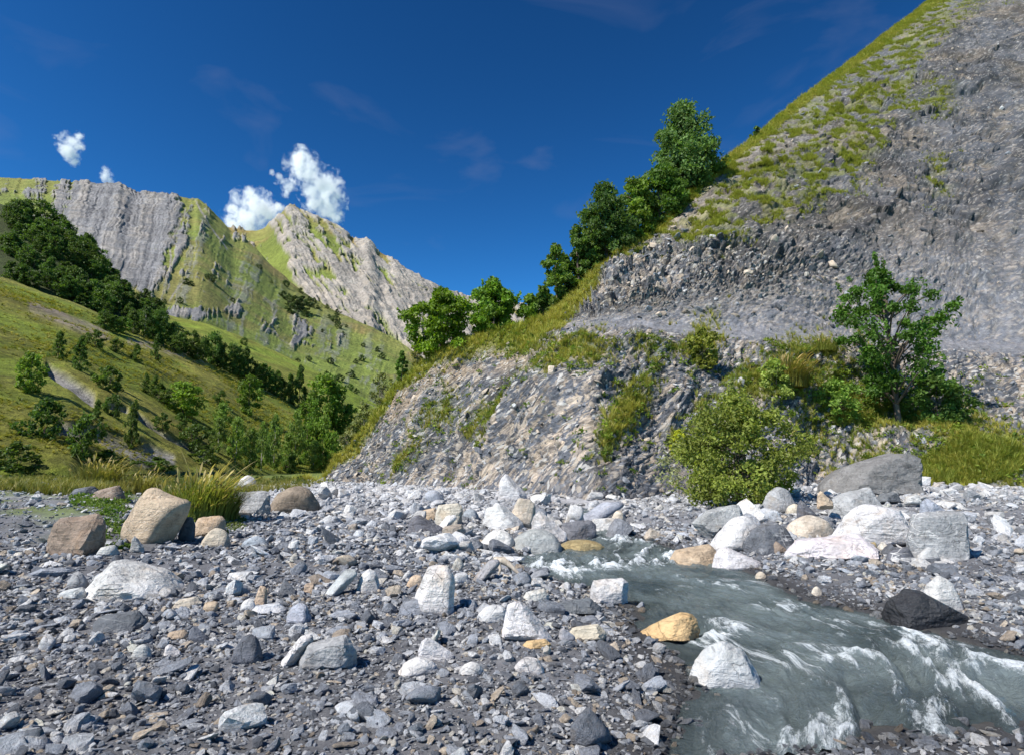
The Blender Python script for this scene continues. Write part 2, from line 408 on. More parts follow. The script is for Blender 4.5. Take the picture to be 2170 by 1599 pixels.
water = link('stream_water', make_mesh('stream_water', Wxyz, grid_faces(ns, ntt), True,
             {'flow': np.stack([flw[..., 0], flw[..., 1], 0 * warp], -1).reshape(-1, 3), 'foam': foam.ravel(), 'deep': np.clip(0.1 + 0.6 * shal, 0, 1).ravel()}), M_WATER, kind='structure')

# ------------------------------------------------------------------ the right-hand hill: cliff, track, upper slope
KX = [560, 640, 690, 740, 790, 840, 870, 900, 950, 1000, 1100, 1150, 1190, 1250, 1300, 1400, 1500, 1540, 1600, 1700, 1740, 1800, 1900, 2010, 2170, 2420]
R_PY = [1080, 1040, 1016, 955, 885, 812, 786, 766, 730, 713, 696, 682, 652, 592, 547, 464, 372, 334, 288, 206, 176, 130, 52, -30, -60, -60]
R_D = [60, 56, 52, 50, 48, 46.5, 46, 45.5, 45, 45, 45, 46, 47.5, 50, 52.5, 58, 66, 70, 74, 86, 90, 98, 112, 122, 122, 122]
B_D = [58, 53, 50, 47, 44, 41.5, 40, 38.5, 36.4, 34.4, 30.6, 28.4, 26.6, 24.4, 25.0, 27.0, 27.4, 27.4, 27.4, 28, 28, 28.3, 28.8, 28.8, 28, 27]
K1 = [1190, 1300, 1400, 1500, 1600, 1700, 1800, 1900, 2010, 2170, 2420]
L1_PY = [700, 705, 707, 713, 722, 730, 738, 742, 745, 750, 755]; L1_D = [37.5, 36.5, 37, 37.5, 38, 39, 40, 41, 42, 42, 42]
L2_PY = [684, 684, 684, 686, 690, 695, 702, 708, 714, 720, 725]; L2_D = [41.5, 40, 40.3, 40.6, 41.2, 42.2, 43.2, 44.2, 45.2, 45.2, 45.2]
NCH = 690
hx = np.interp(np.linspace(0, 1, NCH), [0, 0.07, 0.93, 1], [560, 690, 2080, 2420])
def cv(kx, v, k=10): return blur(np.interp(hx, kx, v), k)
ridge = at(hx, cv(KX, R_PY, 6), cv(KX, R_D))
bd = cv(KX, B_D); bx, _ = ray(hx, np.full(NCH, 1040.0)); base = np.stack([bx * bd, bd, np.full(NCH, -0.45)], -1)
l1 = at(hx, cv(K1, L1_PY), cv(K1, L1_D)); l2 = at(hx, cv(K1, L2_PY), cv(K1, L2_D))
wL = sm(hx, 980, 1260)[:, None]
l1 = (base + (ridge - base) * 0.62) * (1 - wL) + l1 * wL
l2 = (base + (ridge - base) * 0.72) * (1 - wL) + l2 * wL
shelf_w = sm(hx, 1620, 1800)[:, None]
sh = base + (l1 - base) * 0.52; shelf = at(hx, np.interp(hx, [1600, 1750, 1905, 2010, 2170], [960, 925, 905, 880, 875]), np.full(NCH, 36.0))
sh = sh * (1 - shelf_w) + shelf * shelf_w
# left part: bulging convex face
sh[:, 2] += 0.6 * (1 - shelf_w[:, 0]) * sm(hx, 700, 900)
back1 = ridge + np.array([1.0, 4.5, -1.2]); back2 = ridge + np.array([3.0, 26, -16.0]); back3 = ridge * [1, 1, 0] + np.array([8.0, 70, -4.0])
segs = [(base, sh, 145), (sh, l1, 145), (l1, l2, 34), (l2, ridge, 430), (ridge, back1, 16), (back1, back2, 18), (back2, back3, 6)]
rows, vpar = [], []
for k, (a, b, n) in enumerate(segs):
    t = np.linspace(0, 1, n, endpoint=(k == len(segs) - 1))
    rows.append(a[None] + (b - a)[None] * t[:, None, None]); vpar.append(k + t)
H0 = np.concatenate(rows); V = np.concatenate(vpar)[:, None] + 0 * hx[None]
for _ in range(3): H0[1:-1] = (H0[:-2] + 2 * H0[1:-1] + H0[2:]) / 4
NRH = len(H0)
HPX, HPY = project(H0)
Nn = -grid_normals(H0); Nn *= np.sign((Nn * np.array([0, -0.5, 1])).sum(-1, keepdims=True))
Q = H0
lowf = sm(V, 0.0, 0.5) * (1 - sm(V, 3.6, 4.0)) * 0.85 + 0.15
ledgew = np.clip(1 - np.abs(V - 2.5) / 0.7, 0, 1) * sm(HPX, 1150, 1250)
upper = sm(V, 3.0, 3.2) * (1 - sm(V, 4.0, 4.05)); upper = upper * sm(HPX, 1120, 1280); lower = np.maximum(1 - sm(V, 2.0, 2.2), (1 - sm(HPX, 1120, 1280)) * (1 - sm(V, 4.0, 4.1))); backw = sm(V, 4.0, 4.3)
# bedding: steeply dipping folded slates
fold = fbm(Q * 0.11, 3, 80)
sco = Q @ np.array([0.76, -0.28, -0.58]) + 2.2 * fold + 0.5 * fbm(Q * 0.6, 3, 81)
s3 = np.stack([sco, 0.2 * (Q @ np.array([0.6, 0.2, 0.77])), 0.2 * Q[..., 1]], -1)
bed1 = fbm(s3 * 1.1, 4, 82, ridged=True); bed2 = fbm(s3 * np.array([4.2, 2.6, 2.6]), 3, 83)
gul = fbm(np.stack([Q[..., 0] * 0.42 - Q[..., 2] * 0.26, Q[..., 1] * 0.1, Q[..., 2] * 0.05], -1), 3, 84, ridged=True)
big = fbm(Q * 0.16, 3, 85); med = fbm(Q * 0.75, 4, 86); fine = fbm(Q * 3.2, 3, 87); vfine = fbm(Q * 9.0, 2, 88)
craggy = np.clip(lower + upper * sm(HPY - 0.12 * (HPX - 1200), 400, 560), 0, 1)
bn = np.array([0.76, -0.28, -0.58]); bn /= np.linalg.norm(bn); bu = np.cross(bn, [0, 1, 0.3]); bu /= np.linalg.norm(bu); bv = np.cross(bn, bu)
BQ = np.stack([Q @ bu * 0.55, Q @ bv * 0.55, Q @ bn * 2.3 + 2.8 * fold], -1) + 0.22 * np.stack([med, fine, bed2], -1)
upr = upper[..., None]; BQ = BQ * (1 - upr) + (np.stack([Q[..., 0] * 1.1, Q[..., 1] * 0.75, Q[..., 2] * 1.35], -1) + 0.35 * np.stack([med, fine, bed2], -1)) * upr
hb1, eb1, ib1 = blocks(BQ * 0.75, 300); hb2, eb2, ib2 = blocks(BQ * 2.1 + 0.2 * fine[..., None], 330); hb3, eb3, ib3 = blocks(BQ * 4.6 + 0.2 * vfine[..., None], 360)
fadeh = 1 - 0.8 * sm(Q[..., 1], 50, 85)
patchy = sm(fbm(Q * 0.3, 3, 89), -0.25, 0.3)
hbL, ebL, ibL = blocks(np.stack([Q[..., 0] * 0.30 + Q[..., 2] * 0.12, Q[..., 1] * 0.22, Q[..., 2] * 0.42 - Q[..., 0] * 0.10], -1) + 0.5 * np.stack([fold, big, med], -1), 390)
band = fbm(np.stack([sco * 0.16, Q[..., 1] * 0.02, 0.03 * Q[..., 0]], -1), 4, 391, ridged=True)
farw = upper * sm(Q[..., 1], 46, 60)
crag2 = (0.22 + 0.78 * craggy) * (0.45 + 0.55 * patchy) * (1 - 0.35 * lower) * (1 - 0.55 * farw)
disp = lowf * (upper * (0.75 * hbL * (0.35 + 0.65 * patchy) - 0.25 * (1 - sm(ebL, 0, 0.1)) + 0.9 * band) + 0.9 * big + 0.5 * gul * lower + 0.16 * gul * upper + 0.45 * craggy * upper * (hb1 + 0.4 * hb2) + 0.22 * med + 0.16 * bed2 + 0.16 * bed1 * craggy + crag2 * (0.46 * hb1 - 0.13 * (1 - sm(eb1, 0.0, 0.12)) + 0.20 * hb2 - 0.06 * (1 - sm(eb2, 0, 0.14)) + 0.10 * hb3 * fadeh) + (0.05 * fine + 0.02 * vfine) * fadeh)
disp *= (1 - 0.85 * ledgew) * (1 - backw * 0.5) * (1 - 0.6 * sm(V, 1.75, 1.95) * (1 - sm(V, 2.0, 2.1)) * sm(HPX, 1150, 1250))
disp += ledgew * 0.05 * fine
# scree and soil are smoother
H = H0 + Nn * disp[..., None]
H[:, :, 2] = np.where(V < 0.02, np.minimum(H[:, :, 2], -0.4), H[:, :, 2])
Nf = -grid_normals(H); Nf *= np.sign((Nf * np.array([0, -0.5, 1])).sum(-1, keepdims=True))

# colours of the rock itself
slate = np.array([0.145, 0.155, 0.178]); dslate = np.array([0.078, 0.084, 0.10]); buff = np.array([0.47, 0.385, 0.30]); pale = np.array([0.50, 0.475, 0.44])
soil = np.array([0.36, 0.275, 0.19]); scree = np.array([0.235, 0.205, 0.17]); grassc = np.array([0.16, 0.18, 0.025]); dry = np.array([0.27, 0.235, 0.075])
def mixc(c, d, w): return c + (d - c) * np.clip(w, 0, 1)[..., None]
C = np.broadcast_to(slate, H.shape).copy()
C = mixc(C, dslate, sm(bed2, 0.0, 0.5) * 0.55 + sm(ib3, 0.55, 0.9) * 0.5 * fadeh)
C = mixc(C, pale, sm(ib2, 0.80, 0.86) * 0.55 * crag2 + sm(ib3, 0.93, 0.96) * 0.75 * (0.4 + 0.6 * fadeh))
C = mixc(C, buff, sm(ib1 * 0.55 + ib2 * 0.45 + 0.12 * patchy, 0.73, 0.80) * 0.8 * (0.25 + 0.75 * craggy))
C = mixc(C, buff * 0.8, sm(ib3, 0.84, 0.88) * 0.6 * (0.3 + 0.7 * fadeh))
C = C * (1 - 0.16 * lower)[..., None]
# tan band of weathered blocks through the middle of the lower face
tb = sum(a * blob(HPX, HPY, cx, cy, rx, ry) for cx, cy, rx, ry, a in [(1230, 880, 55, 110, 1), (1180, 960, 60, 70, 0.9), (1020, 1000, 60, 45, 0.8), (900, 800, 70, 40, 1.0), (1330, 960, 60, 80, 0.5), (840, 850, 50, 40, .6), (1400, 590, 90, 40, 0.5), (1600, 640, 60, 30, .4), (1780, 640, 40, 60, .8), (1100, 760, 60, 30, .6)])
C = mixc(C, buff, np.clip(tb, 0, 1) * 0.8 * sm(0.45 * ib2 + 0.3 * ib3 + 0.25 * ib1, 0.45, 0.62))
# dark damp streaks down the face
ds = sum(a * blob(HPX + (HPY - cy) * 0.55, HPY, cx, cy, rx, ry) for cx, cy, rx, ry, a in [(1040, 840, 22, 70, 1), (960, 960, 20, 60, .8), (1000, 900, 14, 60, .7), (905, 930, 14, 40, .6), (1440, 760, 20, 40, .6)])
C = mixc(C, np.array([0.055, 0.055, 0.06]), np.clip(ds, 0, 1) * 0.75)
C = mixc(C, scree, upper * (1 - craggy) * 0.85 * (1 - sm(HPX + 0.35 * HPY, 1720, 1960)))
C = mixc(C, np.array([0.20, 0.165, 0.13]), upper * (1 - craggy) * sm(fbm(Q * np.array([0.12, 0.05, 0.12]), 4, 98), 0.0, 0.35) * 0.7)
C = mixc(C, np.array([0.075, 0.08, 0.092]), upper * sm(band, 0.30, 0.62) * 0.65)
C = mixc(C, np.array([0.33, 0.275, 0.215]), upper * sm(ibL, 0.78, 0.84) * sm(ib2, 0.3, 0.6) * 0.75)
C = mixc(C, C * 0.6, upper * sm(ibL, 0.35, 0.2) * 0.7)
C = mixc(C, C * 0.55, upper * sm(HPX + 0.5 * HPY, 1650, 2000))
C = mixc(C, np.array([0.10, 0.105, 0.12]), upper * sm(fbm(Q * np.array([0.25, 0.1, 0.25]) + 5, 4, 99), 0.0, 0.4) * 0.6)

C = mixc(C, np.array([0.19, 0.19, 0.205]), ledgew * 0.9)
soilb = (1 - sm(np.abs(HPY - np.interp(HPX, KX, R_PY) - 45), 20, 60)) * (1 - sm(HPX, 1060, 1200)) * sm(HPX, 760, 850)
C = mixc(C, soil, soilb * 0.75 * sm(med, -0.3, 0.2))
# grass cover: crest, track edge, patches
rpy = np.interp(HPX, KX, R_PY); dpr = HPY - rpy
crest = (1 - sm(dpr, np.interp(HPX, [690, 850, 950, 1000, 1100, 1190, 1300, 1500, 1740], [22, 34, 52, 54, 48, 58, 34, 26, 26]) * 0.6, np.interp(HPX, [690, 850, 950, 1000, 1100, 1190, 1300, 1500, 1740], [22, 34, 52, 54, 48, 58, 34, 26, 26]) * 1.15)) * sm(V, 0.4, 0.8)
crest = np.maximum(crest, backw)
PATCH = [(1330, 870, 28, 75, 1, .5), (1300, 900, 20, 40, .9, .5), (930, 870, 28, 40, .7, .4), (850, 970, 18, 40, .9, .7), (1240, 752, 45, 30, .8, 0), (1180, 765, 34, 32, .75, .6), (1110, 730, 50, 20, .8, 0), (1390, 738, 60, 12, .5, 0), (1000, 890, 16, 40, .7, .6), (1060, 860, 14, 50, .8, .6),
         (1650, 795, 50, 50, .7, .3), (1590, 810, 40, 40, .7, .4), (1760, 830, 60, 80, .7, .2), (1720, 738, 50, 14, .8, 0), (1800, 880, 60, 50, .7, 0), (1930, 1000, 100, 32, 1.3, 0), (2060, 980, 120, 50, 1.3, 0), (1490, 730, 30, 40, .8, .2), (1480, 890, 20, 40, .6, .4), (1900, 880, 120, 40, .8, 0), (1450, 930, 35, 25, .6, 0)]
patch = sum(a * blob(HPX + (HPY - cy) * sl_, HPY, cx, cy, rx, ry) for cx, cy, rx, ry, a, sl_ in PATCH)
up_g = upper * (1 - sm(HPY - np.interp(HPX, [1180, 1300, 1400, 1550, 1740, 1850, 1900, 1960, 2100], [560, 560, 545, 525, 440, 350, 260, 120, 0]), -45, 25)) + upper * 0.9 * (blob(HPX, HPY, 1770, 400, 40, 22) + blob(HPX, HPY, 1940, 230, 30, 20) + blob(HPX, HPY, 1830, 330, 25, 20) + blob(HPX, HPY, 1990, 380, 25, 40) + blob(HPX, HPY, 1990, 210, 30, 30))
tuftn = fbm(Q * np.array([0.8, 0.42, 0.8]), 4, 95)
upg = np.clip(up_g, 0, 1) * sm(tuftn, -0.22, 0.16)
gm = np.clip(np.maximum(np.maximum(crest, np.clip(patch, 0, 1) * sm(tuftn, -0.45, 0.05)), upg * 0.6), 0, 1)
C = mixc(C, mixc(np.broadcast_to(grassc, C.shape).copy(), dry, sm(fbm(Q * 0.4, 3, 97), 0, 0.4) * 0.6), gm * np.where(crest > 0.5, 0.95, 0.75))
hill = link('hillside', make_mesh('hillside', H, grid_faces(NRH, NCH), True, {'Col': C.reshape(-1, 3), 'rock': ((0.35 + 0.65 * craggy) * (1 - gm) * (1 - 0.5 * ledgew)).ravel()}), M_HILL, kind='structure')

def hill_at(px, py):
    """the point of the hillside seen at this place in the photograph"""
    j = int(np.clip(np.searchsorted(hx, px), 1, NCH - 2))
    k = np.argmin(np.abs(HPY[:int((V[:, 0] < 4.0).sum()), j] - py))
    return Vector(H[k, j].tolist())

# ------------------------------------------------------------------ valley slopes on the left
def lofted(name, kx, curves, rows, ncol, amp, seed, colour, mat):
    """terrain sheet through control curves [(py list, distance list)]"""
    x = np.linspace(kx[0], kx[-1], ncol)
    cs = [at(x, blur(np.interp(x, kx, p), 5), blur(np.interp(x, kx, d), 5)) for p, d in curves]
    out, vp = [], []
    for k in range(len(cs) - 1):
        t = np.linspace(0, 1, rows[k], endpoint=(k == len(cs) - 2))
        out.append(cs[k][None] + (cs[k + 1] - cs[k])[None] * t[:, None, None]); vp.append(k + t)
    P0 = np.concatenate(out); v = np.concatenate(vp)[:, None] + 0 * x[None]
    for _ in range(4): P0[1:-1] = (P0[:-2] + 2 * P0[1:-1] + P0[2:]) / 4
    px, py = project(P0)
    dz, c = colour(P0, px, py, v)
    P = P0.copy(); P[..., 2] += dz
    o = link(name, make_mesh(name, P, grid_faces(*P.shape[:2]), True, {'Col': c.reshape(-1, 3)}), mat, kind='structure')
    return o, P, project(P)

MG = np.array([0.15, 0.19, 0.022]); MY = np.array([0.235, 0.21, 0.042]); MD = np.array([0.09, 0.11, 0.015]); DIRT = np.array([0.33, 0.27, 0.215]); SHALE = np.array([0.25, 0.24, 0.24])
def col_meadow(P, px, py, v):
    a = fbm(P * 0.03, 4, 101); b = fbm(P * np.array([0.12, 0.12, 0.4]), 4, 102); d = fbm(P * 0.5, 3, 103)
    c = np.broadcast_to(MG, P.shape).copy()
    c = mixc(c, MY, sm(a + 0.5 * b, -0.15, 0.4) * 0.8); c = mixc(c, MD, sm(b, 0.1, 0.5) * 0.5)
    # stony track cut across the meadow and eroded gullies
    def band(pts, w): 
        yl = np.interp(px, [p[0] for p in pts], [p[1] for p in pts]); return (1 - sm(np.abs(py - yl), w * 0.4, w)) * sm(px, pts[0][0] - 5, pts[0][0] + 5) * (1 - sm(px, pts[-1][0] - 5, pts[-1][0] + 5))
    s1 = band([(60, 650), (150, 685), (230, 712)], 22) * 1.0 + band([(270, 722), (340, 740), (440, 772)], 13) * sm(d, -0.2, 0.2) + band([(540, 812), (590, 835)], 7)
    s2 = band([(100, 780), (160, 820), (200, 850)], 18) + band([(230, 860), (270, 872)], 9) + band([(120, 905), (200, 925), (250, 950), (330, 990)], 24) + band([(290, 880), (350, 925), (420, 960), (445, 985)], 9) + band([(300, 945), (370, 985)], 18)
    c = mixc(c, DIRT, np.clip(s1, 0, 1) * (0.5 + 0.4 * sm(d, -0.2, 0.3))); c = mixc(c, mixc(np.broadcast_to(DIRT, c.shape).copy(), SHALE, sm(a, -.2, .2)), np.clip(s2, 0, 1) * 0.95)
    dz = 1.2 * a + 0.5 * b + 0.12 * d - 0.9 * np.clip(s2, 0, 1) * sm(v, 0.02, 0.1)
    return dz, c
MKX = [-420, -100, 150, 300, 480, 600, 700, 760, 860, 1000]
meadow, MP, (MPX, MPY) = lofted('meadow_slope', MKX,
    [([1010, 1000, 1003, 1006, 1006, 1006, 1006, 1004, 1004, 1004], [34, 38, 44, 55, 75, 95, 105, 115, 125, 140]),
     ([440, 560, 645, 705, 785, 843, 905, 940, 975, 990], [120, 130, 140, 150, 172, 188, 200, 205, 212, 230]),
     ([430, 552, 640, 700, 780, 838, 900, 936, 972, 988], [150, 160, 170, 180, 200, 214, 225, 230, 236, 250])], (260, 20), 420, 1, 1, col_meadow, M_MEADOW)
def col_upper(P, px, py, v):
    a = fbm(P * 0.015, 4, 111); b = fbm(P * np.array([0.06, 0.06, 0.25]), 4, 112)
    c = np.broadcast_to(np.array([0.19, 0.245, 0.03]), P.shape).copy(); c = mixc(c, MY, sm(a + 0.4 * b, -0.1, 0.4) * 0.6); c = mixc(c, MD, sm(b, 0.15, 0.5) * 0.35)
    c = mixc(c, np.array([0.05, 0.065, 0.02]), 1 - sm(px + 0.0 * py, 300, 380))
    return 2.0 * a + 0.6 * b, c
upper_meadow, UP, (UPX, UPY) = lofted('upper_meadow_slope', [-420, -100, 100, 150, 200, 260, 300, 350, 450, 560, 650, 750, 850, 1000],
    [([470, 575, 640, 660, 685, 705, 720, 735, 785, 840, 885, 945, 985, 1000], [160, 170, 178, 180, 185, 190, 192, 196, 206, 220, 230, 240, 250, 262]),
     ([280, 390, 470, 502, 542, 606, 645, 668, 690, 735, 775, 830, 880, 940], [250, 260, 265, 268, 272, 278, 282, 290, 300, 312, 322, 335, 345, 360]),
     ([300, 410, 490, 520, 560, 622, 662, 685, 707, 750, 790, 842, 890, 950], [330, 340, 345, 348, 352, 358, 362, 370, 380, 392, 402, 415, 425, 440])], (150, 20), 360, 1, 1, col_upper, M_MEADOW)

# ------------------------------------------------------------------ far mountains
FG = np.array([0.155, 0.195, 0.04]); FB = np.array([0.225, 0.175, 0.065]); FR = np.array([0.18, 0.178, 0.182]); FL = np.array([0.275, 0.25, 0.222]); FD = np.array([0.095, 0.10, 0.11])
def ribs(P, px, py, slant, seed, f=1.0):
    """buttress and gully pattern running down the fall line: broad ribs, fine ribs, patchiness"""
    broad = fbm(P * 0.0035, 3, seed + 20); mid = fbm(P * 0.011, 3, seed + 21); fin = fbm(P * 0.04, 3, seed + 22)
    u = (px + (slant + 0.06 * broad) * (py - 480) + 7 * mid + 4 * fin) * f; v = py - 400 + 25 * broad
    def R(su, sv, o, sd_): return fbm(np.stack([u / su, v / sv, 0.3 * broad + 0 * u], -1), o, sd_, ridged=True, gain=0.55)
    a = R(27.0, 230.0, 5, seed + 1); b = R(9.0, 75.0, 4, seed + 5); w = fbm(np.stack([u / 15.0, v / 95.0, 0 * u], -1) + 7.7, 6, seed + 9, gain=0.68)
    crag = fbm(P * 0.018, 5, seed + 30, ridged=True, gain=0.6)
    return 0.5 * a + 0.2 * b + 0.3 * crag, 0.6 * b + 0.4 * fbm(P * 0.05, 4, seed + 31, ridged=True), 0.8 * w + 0.35 * fbm(P * 0.012, 5, seed + 32, gain=0.6)
def col_massif(P, px, py, v):
    r1, r2, w = ribs(P, px, py, 0.28, 120)
    n = fbm(P * 0.006, 4, 130); n2 = fbm(P * 0.03, 4, 131)
    ry = np.interp(px, RX1, RY1); dep = py - ry
    rock = 0.88 * blob(px, py, 210, 440, 160, 100) + 0.75 * blob(px, py, 260, 520, 90, 90) + 0.7 * blob(px, py, 330, 430, 60, 60) + 0.6 * blob(px, py, 300, 580, 40, 40) - 0.25 * sm(px, 420, 520)
    rock += 0.85 * blob(px, py, 640, 715, 26, 42) + 0.7 * blob(px, py, 490, 660, 20, 16) + 0.55 * blob(px, py, 560, 690, 60, 45) + 0.8 * blob(px, py, 400, 665, 60, 14) + .5 * blob(px, py, 700, 730, 30, 25) + .5 * blob(px, py, 500, 510, 25, 25) + .4 * blob(px, py, 470, 560, 30, 40) + .45 * blob(px, py, 740, 770, 40, 30)
    m = sm(1.1 * rock - 0.12 + 1.05 * w + 0.25 * r1 + 0.12 * r1 + 0.1 * r2 + 0.2 * n + 0.15 * n2, 0.42, 0.58)
    c = np.broadcast_to(FG, P.shape).copy(); c = mixc(c, FB, sm(n + 0.3 * n2, 0, 0.4) * 0.6 + 0.35 * (1 - sm(dep, 8, 50)))
    c = mixc(c, np.array([0.11, 0.135, 0.03]), sm(r2, 0.1, 0.6) * 0.4); c = mixc(c, FR * 1.2, sm(r1 + 0.5 * w, 0.34, 0.55) * 0.5 * sm(dep, 0, 60))
    g = mixc(np.broadcast_to(FR, P.shape).copy(), FD, sm(-r2, -0.1, 0.35) * 0.75); g = mixc(g, FL, sm(r1, 0.25, 0.6) * 0.8)
    c = mixc(c, g, m)
    # pale torrent lines and a zigzag path
    for pts in ([(395, 440), (360, 520), (362, 560), (355, 620)], [(415, 425), (450, 490), (480, 530)], [(360, 640), (380, 610), (400, 590)], [(590, 715), (575, 690), (585, 660)]):
        xl = np.interp(py, sorted(p[1] for p in pts), [p[0] for p in sorted(pts, key=lambda q: q[1])])
        ok = sm(py, min(p[1] for p in pts) - 4, min(p[1] for p in pts) + 4) * (1 - sm(py, max(p[1] for p in pts) - 4, max(p[1] for p in pts) + 4))
        c = mixc(c, FL, (1 - sm(np.abs(px - xl + 3 * n2), 0.8, 3.0)) * ok * 0.85)
    edge = sm(v, 0.0, 0.15) * (1 - sm(v, 0.97, 1.0) * 0.7)
    dz = edge * np.clip(P[..., 1] / 2100, 0.3, 1) ** 1.4 * ((13 * r1 + 3.0 * r2) * (0.10 + 0.95 * m) + 6 * r1 + 4 * m + 5 * w + 16 * n + 2.5 * n2 * (0.3 + m))
    return dz, c
RX1 = [-140, -60, 60, 150, 190, 250, 262, 280, 320, 350, 410, 418, 440, 470, 492, 520, 545, 575, 610, 640, 680, 720, 790, 850, 900, 1000]
RY1 = [340, 372, 380, 385, 391, 389, 398, 404, 412, 409, 422, 418, 436, 466, 492, 508, 530, 562, 595, 617, 640, 664, 694, 724, 762, 830]
RD1 = [2000] * 9 + [2000, 1990, 1985, 1960, 1920, 1880, 1840, 1800, 1750, 1690, 1640, 1590, 1540, 1450, 1380, 1330, 1250]
massif, AP, (APX, APY) = lofted('mountain_massif', RX1,
    [([700] * 5 + [740, 742, 745, 755, 765, 790, 793, 800, 815, 825, 835, 845, 860, 875, 885, 895, 905, 925, 940, 955, 980], [600] * 9 + [610, 615, 616, 620, 630, 640, 650, 655, 660, 670, 680, 690, 700, 720, 740, 760, 800]),
     (RY1, RD1), ([y + 70 for y in RY1], [d + 900 for d in RD1])], (330, 12), 720, 1, 1, col_massif, M_MOUNT)
RX2 = [420, 460, 495, 520, 545, 562, 580, 595, 606, 615, 628, 640, 660, 680, 700, 720, 742, 762, 780, 792, 810, 840, 860, 890, 920, 950, 1000, 1060, 1200, 1400]
RY2 = [470, 478, 484, 489, 489, 482, 468, 452, 438, 430, 436, 444, 456, 461, 470, 480, 500, 513, 511, 524, 538, 552, 570, 588, 603, 618, 630, 640, 660, 680]
RD2 = [2500, 2500, 2490, 2480, 2470, 2460, 2440, 2430, 2420, 2410, 2410, 2400, 2400, 2390, 2380, 2370, 2350, 2330, 2310, 2300, 2290, 2270, 2260, 2250, 2260, 2300, 2400, 2500, 2700, 3000]
def col_peak(P, px, py, v):
    r1, r2, w = ribs(P, px, py, -0.62, 140, 0.9)
    n = fbm(P * 0.006, 4, 150); n2 = fbm(P * 0.03, 4, 151)
    ry = np.interp(px, RX2, RY2); dep = py - ry
    rock = 0.75 * sm(px, 560, 640) + 0.3 * blob(px, py, 780, 590, 70, 120) + 0.45 * blob(px, py, 810, 680, 60, 50) - 0.45 * sm(py - (px - 560) * 0.52, 590, 690) * (1 - sm(px, 740, 800)) + 0.3 * sm(px, 880, 960) + 0.3 * blob(px, py, 830, 640, 80, 70)
    m = sm(0.60 * rock + 1.5 * w + 0.35 * r1 + 0.12 * r1 + 0.1 * r2 + 0.2 * n + 0.15 * n2, 0.44, 0.60)
    c = np.broadcast_to(FG * 0.95, P.shape).copy(); c = mixc(c, FB, sm(n + 0.3 * n2, -0.1, 0.4) * 0.7 + 0.5 * (1 - sm(dep, 6, 40)))
    g = mixc(np.broadcast_to(FL, P.shape).copy(), FR * 0.8, sm(-r2, -0.1, 0.35) * 0.85); g = mixc(g, np.array([0.42, 0.36, 0.29]), sm(n2, 0.1, 0.4) * 0.4)
    c = mixc(c, g, m)
    edge = sm(v, 0.0, 0.15) * (1 - sm(v, 0.97, 1.0) * 0.6)
    return edge * ((14 * r1 + 4 * r2) * (0.10 + 0.95 * m) + 6 * r1 + 7 * m + 6 * w + 14 * n + 3 * n2 * (0.3 + m)), c
peak, PP, (PPX, PPY) = lofted('mountain_peak', RX2, [([760] * 20 + [790, 800, 800, 800, 800, 800, 800, 800, 800, 800], [1500] * 30), (RY2, RD2), ([y + 60 for y in RY2], [d + 900 for d in RD2])], (280, 14), 520, 1, 1, col_peak, M_MOUNT)
peak['kind'] = 'structure'

def sheet_at(P, PX, PY, px, py, last=None):
    j = int(np.argmin(np.abs(PX[0] - px))); col = PY[:last, j]
    k = int(np.argmin(np.abs(col - py))); return Vector(P[k, j].tolist())
# ------------------------------------------------------------------ rocks
def icosphere(n):
    import bmesh
    bm = bmesh.new(); bmesh.ops.create_icosphere(bm, subdivisions=n, radius=1.0)
    v = np.array([x.co[:] for x in bm.verts], np.float32); f = np.array([[q.index for q in p.verts] for p in bm.faces], np.int32); bm.free()
    return v / np.linalg.norm(v, axis=1, keepdims=True), f
ICO = {k: icosphere(k) for k in (2, 3, 4, 5)}

